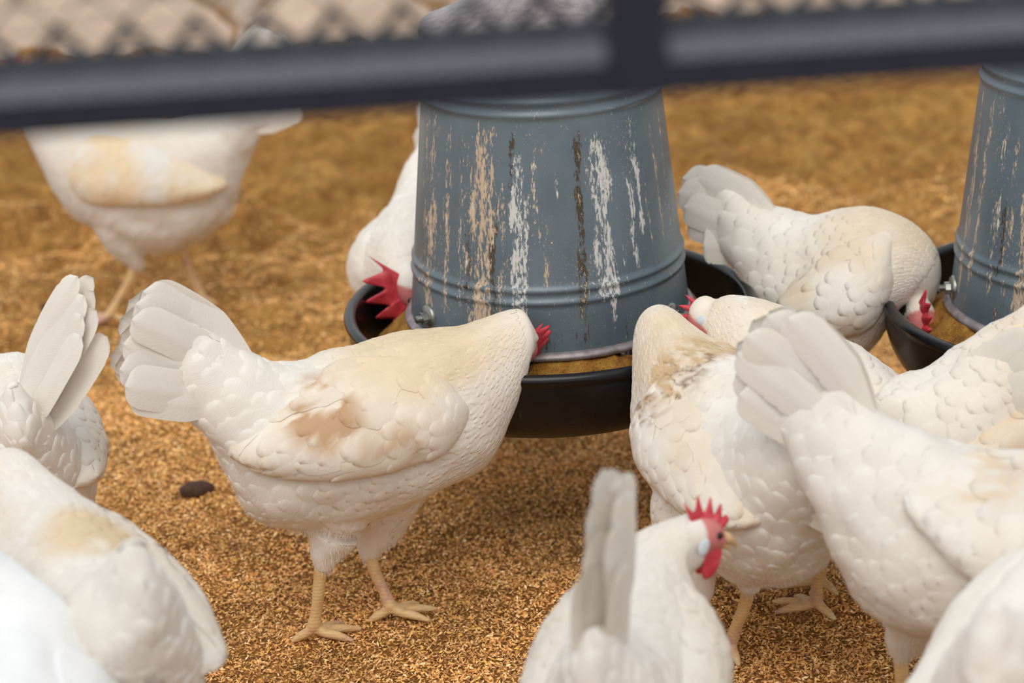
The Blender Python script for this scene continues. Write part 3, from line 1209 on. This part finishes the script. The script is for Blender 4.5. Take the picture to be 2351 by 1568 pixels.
# streaks as seen on the near feeder: (angle offset across the front in -1..1, z0 top, z1 bottom, half width m, white, tan, dark)
STREAKS = [(-0.86, .46, .25, .010, .05, .34, .05), (-0.92, .44, .28, .006, 0, .28, .22), (-0.74, .45, .27, .006, .1, .34, 0), (-0.62, .45, .27, .0065, .18, .26, 0),
           (-0.47, .458, .245, .014, .12, .40, .0), (-0.55, .43, .27, .006, .0, .26, .22), (-0.40, .37, .24, .006, 0, .1, .40), (-0.33, .40, .26, .005, .1, .28, 0), (-0.58, .36, .285, .004, 0, .0, .34),
           (-0.215, .435, .27, .0085, .40, .12, 0), (-0.17, .39, .235, .005, .40, .0, 0), (-0.25, .455, .39, .004, 0, 0, .36), (-0.07, .43, .37, .004, .2, .26, 0),
           (-0.03, .37, .29, .004, .0, .28, 0), (0.25, .445, .30, .0045, 0, .12, .40), (0.235, .32, .265, .006, 0, .22, .34), (0.42, .445, .28, .0115, .38, .16, 0), (0.45, .33, .255, .004, .38, 0, 0),
           (0.64, .40, .31, .004, .4, 0, 0), (0.70, .45, .34, .005, .34, .1, 0), (0.76, .40, .33, .004, .1, .28, 0), (0.86, .45, .30, .003, .05, .3, 0), (0.93, .44, .27, .004, .1, .25, .1), (0.30, .31, .28, .005, .3, .1, 0),
           (-0.02, .262, .238, .016, 0, 0, .24), (0.22, .262, .238, .008, 0, .1, .28), (0.5, .26, .24, .01, 0, 0, .22), (-0.55, .265, .235, .02, 0, .14, .22), (0.56, .34, .28, .003, .3, .1, 0), (0.1, .42, .38, .003, .2, 0, 0)]


def make_feeder(label, loc, streaks, turn=0.0, bolts=()):
    root = empty('poultry_feeder', (loc[0], loc[1], 0))
    tag(root, label, 'feeder')
    R, D = 0.2104, 0.24
    # pan: one moulding with a rolled rim
    prof = [(0.0, 0.160), (0.130, 0.158), (0.165, 0.160), (0.188, 0.171), (0.202, 0.194), (0.2070, 0.218), (0.2075, 0.229), (0.2100, 0.231), (0.2112, 0.2355), (0.2090, 0.2395),
            (0.2050, 0.2405), (0.2005, 0.2390), (0.1985, 0.2350), (0.1960, 0.216), (0.188, 0.192), (0.172, 0.179), (0.14, 0.173), (0.0, 0.172)]
    prof = [tuple(p) for p in catmull(np.array(prof), 3)]
    lathe(prof, 128, MAT['pan'], root, 'pan')
    # feed heap
    rr = np.linspace(0.0, 0.187, 46)
    V, F = [], []
    na = 120
    for i, r in enumerate(rr):
        for k in range(na):
            a = 2 * math.pi * k / na
            V.append((r * math.cos(a), r * math.sin(a), 0))
    V = np.array(V)
    rad = np.linalg.norm(V[:, :2], axis=1)
    V[:, 2] = 0.2295 - 0.036 * np.clip((rad - 0.148) / 0.038, 0, 1) + (fbm(V, 26, 3, 4) - 0.5) * 0.016 + (fbm(V, 120, 8, 2) - 0.5) * 0.006
    for i in range(len(rr) - 1):
        for k in range(na):
            k2 = (k + 1) % na
            F.append((i * na + k, (i + 1) * na + k, (i + 1) * na + k2, i * na + k2))
    fe = mesh_obj('feed', V, F, MAT['feed'], root)
    tag(fe, 'heap of yellow brown feed mash', kind='stuff')
    # hopper: tapered drum with paired beads
    zs = np.linspace(0.234, 0.530, 190)

    def rad_at(z):
        r = 0.143 - (z - 0.23) * 0.105
        for zb in (0.287, 0.299, 0.4665, 0.4785):
            r += 0.0026 * math.exp(-((z - zb) / 0.0031) ** 2)
        return r
    na = 420
    V, dirt = [], []
    cam_a = math.atan2(CAM[1] - loc[1], CAM[0] - loc[0])
    ang = np.linspace(0, 2 * math.pi, na, endpoint=False)
    Zg, Ag = np.meshgrid(zs, ang, indexing='ij')
    Rg = np.vectorize(rad_at)(Zg)
    P = np.stack([Rg * np.cos(Ag), Rg * np.sin(Ag), Zg], 2)
    dd = np.zeros((len(zs), na, 3))
    for (o, z0, z1, hw, wr, tn, dk) in streaks:
        a0 = cam_a + math.asin(max(-0.985, min(0.985, o))) + turn
        da = (Ag - a0 + math.pi) % (2 * math.pi) - math.pi
        wob = (vnoise(np.stack([Zg.ravel() * 1.0, np.full(Zg.size, o * 50), np.zeros(Zg.size)], 1), 55, 3).reshape(Zg.shape) - 0.5) * 0.004
        hwz = hw * (0.65 + 0.7 * vnoise(np.stack([Zg.ravel(), np.full(Zg.size, o * 90 + 7), np.zeros(Zg.size)], 1), 30, 9).reshape(Zg.shape))
        x = np.abs(da * Rg + wob) / hwz
        m = np.clip((1.25 - x) / 0.7, 0, 1) * np.clip((z0 - Zg) / 0.02 + 0.5, 0, 1) * np.clip((Zg - z1) / 0.02 + 0.5, 0, 1)
        for c, s in enumerate((wr, tn, dk)):
            dd[:, :, c] = np.maximum(dd[:, :, c], s * 0.85 * m)
    V = P.reshape(-1, 3)
    F = []
    for i in range(len(zs) - 1):
        for k in range(na):
            k2 = (k + 1) % na
            F.append((i * na + k, i * na + k2, (i + 1) * na + k2, (i + 1) * na + k))
    hop = mesh_obj('hopper', V, F, MAT['tube'], root)
    color_attr(hop.data, dd.reshape(-1, 3), 'dirt')
    top = 0.530
    rt = rad_at(top)
    lathe([(0.0, top + 0.045), (0.03, top + 0.042), (rt * 0.6, top + 0.022), (rt + 0.004, top + 0.004), (rt + 0.006, top - 0.004), (rt + 0.002, top - 0.006), (rt - 0.004, top - 0.001)], 72, MAT['flange'], root, 'lid')
    # rolled lip under the hopper
    lathe([tuple(p) for p in catmull(np.array([(0.1415, 0.2385), (0.1455, 0.2375), (0.1485, 0.2340), (0.1475, 0.2308), (0.1435, 0.2302), (0.139, 0.2330)]), 3)], 128, MAT['flange'], root, 'rolled_lip')
    # legs of the hopper standing in the pan
    for q in range(3):
        a = cam_a + 0.55 + q * 2 * math.pi / 3 + turn - (1.2 if turn else 0)
        bm = bmesh.new()
        bmesh.ops.create_cube(bm, size=1.0)
        for v in bm.verts:
            v.co = Vector((v.co.x * 0.004, v.co.y * 0.014, v.co.z * 0.062))
        bmesh.ops.bevel(bm, geom=bm.edges[:], offset=0.0012, segments=2, affect='EDGES')
        o = bm_obj('strut', bm, MAT['steel'], root)
        o.location = (0.1385 * math.cos(a), 0.1385 * math.sin(a), 0.213)
        o.rotation_euler = (0, 0, a)
    for (ob, zb) in bolts:
        a = cam_a + math.asin(ob)
        r = rad_at(zb)
        b = empty('bolt', (r * math.cos(a), r * math.sin(a), zb))
        b.parent = root
        b.rotation_euler = (0, math.radians(90), a)
        lathe([(0, 0.0035), (0.011, 0.0030), (0.0125, 0.0012), (0.0125, -0.001)], 32, MAT['steel'], b, 'washer')
        bm = bmesh.new()
        bmesh.ops.create_cone(bm, segments=6, radius1=0.0068, radius2=0.0066, depth=0.006, cap_ends=True)
        bmesh.ops.translate(bm, verts=bm.verts[:], vec=(0, 0, 0.006))
        bmesh.ops.bevel(bm, geom=bm.edges[:], offset=0.0005, segments=1, affect='EDGES')
        bm_obj('nut', bm, MAT['steel'], b, smooth=False)
        zz = np.linspace(0.008, 0.0145, 30)
        lathe([(0.0034 + 0.0004 * math.sin(z * 5000), z) for z in zz] + [(0, 0.0148)], 18, MAT['steel'], b, 'thread')
    # hanger chain up out of the frame: hangs the feeder from the roof
    ch = lathe([(0.0025, top + 0.03), (0.0025, 2.2)], 10, MAT['steel'], root, 'hanging_rod')
    return root


# ================================================================== FENCE
def box_between(p0, p1, up, thick_up, thick_back, back):
    """bar from p0 to p1 whose front lower edge is p0-p1"""
    p0, p1, up, back = (np.asarray(v, float) for v in (p0, p1, up, back))
    V = []
    for p in (p0, p1):
        V += [p, p + up * thick_up, p + up * thick_up + back * thick_back, p + back * thick_back]
    F = [(0, 1, 2, 3), (7, 6, 5, 4), (0, 4, 5, 1), (1, 5, 6, 2), (2, 6, 7, 3), (3, 7, 4, 0)]
    return V, F


def bevelled(name, geo, mat, parent, w):
    bm = bmesh.new()
    vs = [bm.verts.new(tuple(v)) for v in geo[0]]
    for f in geo[1]:
        bm.faces.new([vs[i] for i in f])
    bmesh.ops.recalc_face_normals(bm, faces=bm.faces[:])
    bmesh.ops.bevel(bm, geom=bm.edges[:], offset=w, segments=2, affect='EDGES')
    return bm_obj(name, bm, mat, parent, smooth=False)


def build_fence():
    YF = -1.22
    a, b = gy(0, 322, YF), gy(2351, 166, YF)
    d = unit(b - a)
    up = unit(np.cross(np.cross(d, [0, 0, 1]), d))
    back = unit(np.cross(up, d))
    if back[1] < 0:
        back = -back
    mid = (a + b) / 2
    root = empty('fence', (mid[0], mid[1], 0))
    tag(root, 'black metal pen fence with a wire mesh panel above its rail', 'fence')

    def loc(geo):
        return ([np.asarray(v) - np.array([mid[0], mid[1], 0]) for v in geo[0]], geo[1])
    L0, L1 = mid - d * 0.62, mid + d * 0.62
    bevelled('rail', loc(box_between(L0, L1, up, 0.0145, 0.040, back)), MAT['black'], root, 0.0015)
    bs = back * 0.041
    bevelled('ledge', loc(box_between(L0 + bs + up * 0.004, L1 + bs + up * 0.004, up, 0.008, 0.058, back)), MAT['wire'], root, 0.0008)
    pc = gy(1466, 130, YF)
    t = ((pc - mid) @ d)
    q = mid + d * t
    bevelled('post', loc(box_between(q - d * 0.0125 - back * 0.003, q + d * 0.0125 - back * 0.003, up, 0.75, 0.038, back)), MAT['black'], root, 0.0015)
    for s in (-1, 1):
        e = mid + d * (0.62 * s)
        hgt = e[2] + 0.75
        g0 = np.array([e[0] - 0.0125, e[1] - 0.003, -0.02])
        bevelled('post', loc(box_between(g0, g0 + np.array([0.025, 0, 0]), np.array([0, 0, 1.0]), hgt, 0.038, back)), MAT['black'], root, 0.0015)
    # woven diamond mesh
    pw, ph = 0.031, 0.0175
    geo = []
    base = mid + up * 0.014 + back * 0.100
    nn = 40
    for row in range(9):
        wr = 0.0034 if row == 0 else 0.0009
        pts = []
        for k in range(-nn, nn + 1):
            zz = ph * (0.5 if (k + row) % 2 else -0.5) * 0.92
            pts.append(base + d * (k * pw / 2) + up * (ph * row + zz))
            if row and (k + row) % 2:
                geo.append(tube_geo([pts[-1] - up * 0.0032, pts[-1] + up * 0.0032], [0.0024, 0.0024], 6))
        geo.append(tube_geo(pts, [wr] * len(pts), 6))
    mesh_obj('wire_mesh', *loc(join_geo(geo)), MAT['wire'], root)


build_ground()
build_hulls()
make_feeder('large grey-blue hopper feeder streaked with droppings in the middle of the flock', (0, 0), STREAKS,
            bolts=((-0.855, 0.2545), (0.838, 0.2475)))
st2 = [(math.sin(o * 2.2 + 0.5) * 0.95, z0, z1, hw * 0.8, w_ * 0.9, t_ * 1.05, k_) for (o, z0, z1, hw, w_, t_, k_) in STREAKS]
make_feeder('grey metal hopper feeder cut off by the right edge, further back', (0.544, -0.048), st2, turn=0.0, bolts=((-0.97, 0.252),))
build_fence()


def clod(px, py, r, label, seed):
    c = gz(px, py)
    V, F = ellipsoid_geo((0, 0, 0), ((r, 0, 0), (0, r * 0.7, 0), (0, 0, r * 0.55)), 14)
    V = np.array(V)
    V *= (0.72 + 0.6 * fbm(V + seed, 70, seed, 3))[:, None]
    o = mesh_obj('dung_clod', V, F, MAT['clod'])
    o.location = (c[0], c[1], float(ground_h(np.array([c[0]]), np.array([c[1]]))[0]) + r * 0.28)
    tag(o, label, 'dung')


clod(455, 1130, 0.019, 'dark brown dung clod on the litter just left of the side-view hen', 2)
clod(115, 702, 0.012, 'small dark clod far back on the litter near the left edge', 5)

# ================================================================== HENS
TAIL_STD['tips'] = [(-0.161, 0.385), (-0.176, 0.371), (-0.187, 0.352), (-0.194, 0.333), (-0.199, 0.312), (-0.190, 0.292)]
FWD_DOWN = dict(pos=(0.170, 0, 0.140), fwd=(0.5, 0, -0.85), up=(0.85, 0, 0.4))
FWD_REACH = dict(pos=(0.192, 0.0, 0.262), fwd=(0.45, 0.1, -0.85), up=(0.85, 0, 0.45))
FWD_UP = dict(pos=(0.165, 0, 0.372), fwd=(1, 0, -.1), up=(0, 0, 1))
# hen reaching into the pan from the left
P = gz(810, 1440)[:2]
m = sag(20, P)
rows = [((440, 745), (395, 890), .010), ((500, 780), (440, 950), .026), ((565, 815), (490, 1020), .042), ((640, 838), (528, 1105), .056), ((730, 838), (585, 1180), .067),
        ((820, 805), (728, 1205), .073), ((900, 782), (872, 1158), .074), ((980, 768), (985, 1108), .068), ((1050, 755), (1090, 1062), .056), ((1110, 738), (1150, 965), .041),
        ((1165, 718), (1190, 870), .029), ((1200, 712), (1208, 815), .022), ((1222, 745), (1218, 790), .012)]
stA = px_stations(m, rows)
hA = m(1212, 765)
f1, f2 = m(722, 1432), m(882, 1432)
h1, h2 = m(728, 1275), m(848, 1275)
mw = sag(20, P, -0.06)
make_hen('white hen in full side view, head down in the pan, tan stain on its wing', P, 20, stA,
         tail=dict(base=m(535, 880), tips=[m(335, 668), m(310, 692), m(290, 730), m(280, 775), m(258, 832), m(270, 860), m(292, 876)], spread=0.02),
         legs=[((f2[0] + .006, -0.006), (h2[0] + .004, 0.018, 0.066)), ((f1[0] - .004, -0.014), (h1[0], -0.022, 0.084))],
         wing=dict(top=[mw(1085, 930), mw(1010, 860), mw(880, 850), mw(740, 905), mw(620, 985), mw(545, 1045)],
                   low=[mw(1085, 960), mw(1010, 1030), mw(890, 1062), mw(740, 1085), mw(620, 1085), mw(540, 1065)]),
         head=dict(pos=(hA[0] - .004, 0.010, hA[1] - .018), fwd=(0.30, 0.62, -0.72), up=(0.92, -0.15, 0.30)),
         stains=[((mw(740, 960)[0], -.06, mw(740, 960)[1]), (.040, .08, .034), TAN, .85, .42, 45), ((mw(900, 1000)[0], -.06, mw(900, 1000)[1]), (.05, .08, .022), TAN, .6, .47, 50),
                 ((mw(1000, 850)[0], 0, mw(1000, 850)[1]), (.09, .12, .035), CREAM, .7, .3, 20)],
         voxel=0.0019, seed=11, dirt_or_shade=0.45)

# hen from behind, right of the pan front
make_hen('white hen seen from behind at the front of the pan, brown specks across its shoulders', (0.175, -0.345), 114, TRUNK + NECK_REACH,
         tail=dict(base=(-0.085, 0.262), tips=[(-0.140, 0.335), (-0.155, 0.322), (-0.164, 0.302), (-0.162, 0.282), (-0.155, 0.264)], spread=.02, width=.036),
         comb_scale=0.6, head=dict(pos=(0.184, 0.0, 0.254), fwd=(0.4, 0.15, -0.9), up=(0.75, 0.5, 0.3)), legs=[((0.030, 0.052), (0.020, 0.046, 0.080)), ((0.028, 0.012), (0.010, 0.000, 0.080))],
         stains=[((0.085, 0.02, 0.27), (.040, .075, .05), np.array(lin(190, 152, 100)), .8, .44, 60), ((0.075, 0.03, 0.26), (.04, .085, .06), BROWN, .85, .535, 150), ((0.12, 0, 0.28), (.06, .1, .06), CREAM, .45, .3, 20),
                 ((-0.01, -0.03, 0.26), (.03, .03, .03), np.array(lin(190, 142, 80)), .8, .50, 120)],
         voxel=0.0019, seed=12, dirt_or_shade=0.5)

# hen facing left into the pan, behind
P = (0.275, -0.255)
m = sag(146, P)
rows = [((2230, 905), (2290, 1020), .010), ((2160, 940), (2240, 1060), .026), ((2090, 932), (2180, 1110), .042), ((2050, 900), (2120, 1170), .056), ((1990, 845), (2050, 1220), .067), ((1930, 803), (1960, 1250), .073),
        ((1870, 770), (1870, 1215), .074), ((1810, 730), (1790, 1130), .066), ((1760, 702), (1720, 1020), .052), ((1710, 686), (1680, 920), .038), ((1668, 682), (1660, 825), .026), ((1640, 690), (1642, 785), .020), ((1620, 704), (1620, 768), .0155)]
hD = m(1620, 728)
f1, h1 = m(1890, 1460), m(1905, 1335)
make_hen('white hen with its face turned down at the right rim, pale blue ear lobe', P, 146, px_stations(m, rows),
         tail=dict(base=m(2210, 975), tips=[m(2400, 790), m(2420, 830), m(2440, 870), m(2440, 920), m(2410, 975), m(2360, 1020)], spread=0.006),
         legs=[((f1[0], 0.016), (h1[0], 0.020, 0.074)), ((f1[0] + .02, -0.03), (h1[0] + .012, -0.03, 0.074))],
         comb_scale=0.75, head=dict(pos=(hD[0], 0.002, hD[1] - .002), fwd=(0.08, 0.05, -1), up=(1, -0.05, 0.0)), voxel=0.0021, seed=13, dirt_or_shade=0.5)

# hen in right foreground with its tail up, walking out of frame
P = (0.285, -0.507)
m = sag(-20, P)
rows = [((1950, 870), (1790, 960), .012), ((2010, 950), (1830, 1060), .032), ((2080, 1000), (1880, 1150), .05), ((2170, 1035), (1930, 1260), .062), ((2260, 1055), (1990, 1370), .070), ((2351, 1065), (2120, 1420), .073),
        ((2440, 1070), (2270, 1420), .072), ((2520, 1080), (2420, 1350), .062), ((2580, 1110), (2500, 1290), .045), ((2620, 1170), (2530, 1270), .03)]
mw = sag(-20, P, -0.06)
hC, h1 = m(2610, 1260), m(2080, 1505)
make_hen('white hen with fanned tail raised in front of the others, walking out at right', P, -20, px_stations(m, rows),
         tail=dict(base=m(1945, 990), tips=[m(1800, 718), m(1755, 722), m(1715, 750), m(1690, 795), m(1686, 850), m(1700, 900)], spread=0.004, width=.040),
         wing=dict(top=[mw(2500, 1150), mw(2440, 1100), mw(2330, 1085), mw(2200, 1090), mw(2120, 1115), mw(2080, 1140)],
                   low=[mw(2500, 1250), mw(2430, 1330), mw(2330, 1350), mw(2250, 1310), mw(2150, 1230), mw(2075, 1165)]),
         legs=[((h1[0], 0.02), (h1[0] - .008, 0.02, 0.09)), ((h1[0] + .09, -0.03), (h1[0] + .08, -0.03, 0.09))],
         head=dict(pos=(hC[0], 0, hC[1]), fwd=(0.5, 0, -0.85), up=(0.85, 0, 0.4)), seed=14, dirt_or_shade=0.3, fscale=1.1,
         stains=[((mw(2250, 1130)[0], -.06, mw(2250, 1130)[1]), (.03, .1, .02), CREAM, .7, .4, 30)])

# hen reaching into the right-hand pan
P = (0.40, -0.30)
m = sag(8, P)
rows = [((2030, 905), (2020, 985), .015), ((2060, 886), (2040, 1050), .04), ((2110, 868), (2070, 1120), .054), ((2170, 835), (2120, 1165), .060), ((2240, 785), (2190, 1165), .060), ((2310, 745), (2280, 1110), .056), ((2370, 712), (2370, 1040), .048),
        ((2420, 690), (2440, 930), .04, .012), ((2470, 678), (2490, 840), .03, .03), ((2495, 690), (2510, 780), .02, .045)]
hE = m(2500, 745)
make_hen('cream stained white hen stretching its neck to the feeder at the right edge', P, 8, px_stations(m, rows),
         tail=dict(base=(-0.07, 0.24), tips=[(-0.115, 0.235), (-0.12, 0.225), (-0.12, 0.215), (-0.115, 0.205)], spread=.004, width=.03),
         head=dict(pos=(hE[0], 0.055, hE[1]), fwd=(0.3, 0.5, -0.8), up=(0.6, 0.6, 0.45)), seed=15, dirt_or_shade=0.8)

# hen between the feeders
P = (0.268, 0.045)
m = sag(-22, P)
rows = [((1660, 420), (1640, 550), .012), ((1745, 475), (1700, 610), .03), ((1800, 497), (1735, 690), .047), ((1870, 505), (1780, 770), .06), ((1930, 492), (1850, 830), .070), ((1990, 487), (1950, 840), .074), ((2060, 505), (2020, 780), .066),
        ((2115, 540), (2055, 720), .05), ((2152, 590), (2078, 690), .034), ((2160, 640), (2094, 688), .022)]
mw = sag(-22, P, -0.06)
hG = m(2122, 680)
make_hen('white hen between the two feeders bending into the far pan, wattles showing', P, -22, px_stations(m, rows),
         tail=dict(base=m(1745, 530), tips=[m(1600, 402), m(1575, 405), m(1572, 430), m(1585, 465), m(1600, 500), m(1625, 540)], spread=.02),
         wing=dict(top=[mw(2050, 640), mw(2030, 560), mw(1970, 560), mw(1890, 590), mw(1830, 640), mw(1790, 690)],
                   low=[mw(2050, 660), mw(2010, 740), mw(1950, 760), mw(1890, 760), mw(1830, 740), mw(1785, 705)]),
         head=dict(pos=(hG[0] + .004, -0.030, hG[1] - .014), fwd=(0.22, -0.40, -0.89), up=(0.30, -0.85, 0.45)), seed=16, dirt_or_shade=0.7, voxel=0.003)

# hen behind the near feeder
make_hen('white hen behind the near feeder with a big floppy red comb over the pan', (-0.136, 0.265), 266, TRUNK + [
    (0.122, 0.285, 0.122, 0.150, 0.056, 0), (0.152, 0.284, 0.150, 0.190, 0.043, 0), (0.180, 0.276, 0.168, 0.214, 0.031, 0), (0.198, 0.262, 0.180, 0.225, 0.024, 0), (0.206, 0.246, 0.190, 0.226, 0.015, 0)],
         comb_scale=1.65, comb_lean=0.12, head=dict(pos=(0.206, 0.006, 0.240), fwd=(0.0, 0.12, -1), up=(0.25, -1, 0.0)), seed=17, dirt_or_shade=0.15, voxel=0.003)

# far walking hen
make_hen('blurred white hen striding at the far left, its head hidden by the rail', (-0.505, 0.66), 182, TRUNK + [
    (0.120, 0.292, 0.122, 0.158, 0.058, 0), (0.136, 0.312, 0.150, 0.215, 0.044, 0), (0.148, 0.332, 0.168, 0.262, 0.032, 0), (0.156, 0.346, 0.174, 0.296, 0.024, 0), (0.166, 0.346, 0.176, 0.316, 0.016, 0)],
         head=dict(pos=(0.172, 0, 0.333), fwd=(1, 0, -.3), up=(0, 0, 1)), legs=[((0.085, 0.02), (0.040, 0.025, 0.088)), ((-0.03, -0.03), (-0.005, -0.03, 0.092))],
         seed=18, dirt_or_shade=0.9, voxel=0.0035, plum=False, white=0.86)  # white lowered and cream raised to paint in the shade it walks through

# rear view at left edge
make_hen('white hen seen from behind at the left edge, tail pointing straight up', (-0.508, -0.20), 106, TRUNK + NECK_DOWN,
         head=FWD_DOWN, seed=19, dirt_or_shade=0.3, scale=0.88,
         tail=dict(base=(-0.08, 0.26), tips=[(-0.095, 0.425), (-0.11, 0.415), (-0.122, 0.395), (-0.13, 0.372)], spread=.005, lean=-0.085, roll=0.42, vee=0.12, width=.036))

# near left
make_hen('large blurred white hen at the lower left with a yellowish patch on its back', (-0.36, -0.61), 120, TRUNK + NECK_REACH,
         tail=dict(base=(-0.08, 0.225), tips=[(-0.150, 0.20), (-0.155, 0.19), (-0.15, 0.18)], spread=.01, width=.03),
         comb_scale=0.6, head=dict(pos=(0.188, 0.006, 0.256), fwd=(0.4, 0.2, -0.9), up=(0.1, 1, 0.1)), seed=20, dirt_or_shade=0.25, voxel=0.003, stains=[((0.02, -0.02, 0.27), (.045, .05, .04), CREAM, .9, .3, 20)])

# front hen with red comb
make_hen('white hen at the bottom front, bright red comb and wattles, tail seen edge on', (0.042, -0.675), 78, TRUNK + [
    (0.112, 0.286, 0.116, 0.146, 0.057, -0.004), (0.134, 0.292, 0.136, 0.172, 0.044, -0.012), (0.146, 0.296, 0.150, 0.204, 0.032, -0.026), (0.148, 0.302, 0.154, 0.240, 0.023, -0.038), (0.148, 0.298, 0.154, 0.262, 0.015, -0.047)],
         tail=dict(base=(-0.085, 0.265), tips=[(-0.080, 0.448), (-0.095, 0.440), (-0.108, 0.415), (-0.118, 0.385)], spread=.006, lean=-0.012, roll=-0.5), scale=0.86,
         head=dict(pos=(0.150, -0.050, 0.284), fwd=(0.60, -0.72, -0.35), up=(0.2, -0.25, 1)), seed=21, dirt_or_shade=0.15, voxel=0.0026)

# closest two
LOW_TAIL = dict(base=(-0.09, 0.255), tips=[(-0.185, 0.245), (-0.195, 0.232), (-0.195, 0.22), (-0.18, 0.21)], spread=.01)
make_hen('very blurred bright white hen in the lower right corner', (0.338, -0.74), 60, TRUNK + NECK_UP, tail=LOW_TAIL, head=FWD_UP, seed=22, dirt_or_shade=0.05, voxel=0.0035, plum=False, white=1.1)
make_hen('very blurred bright white hen in the lower left corner, closest of all', (-0.385, -0.83), 94, TRUNK + [r[:5] + (y,) for r, y in zip(NECK_UP, (0.004, 0.016, 0.034, 0.054, 0.066))],
         tail=LOW_TAIL, head=dict(pos=(0.165, 0.070, 0.366), fwd=(0.6, 0.8, -.1), up=(0, 0, 1)), seed=23, dirt_or_shade=0.0, voxel=0.0035, plum=False, white=1.3)  # white raised to paint strong light into this corner hen's plumage

# two more of the flock, far off beyond the mesh
for px, py, psi, lab in ((560, 62, 200, 'distant blurred white hen seen through the mesh above the rail, left part'), (1020, 44, 20, 'distant blurred white hen glimpsed over the top of the grey-blue feeder')):
    c = gy(px, py, 2.1)
    make_hen(lab, c[:2], psi, TRUNK + NECK_UP, head=FWD_UP, seed=30 + int(px), dirt_or_shade=0.3, voxel=0.005, plum=False, fluff=False)
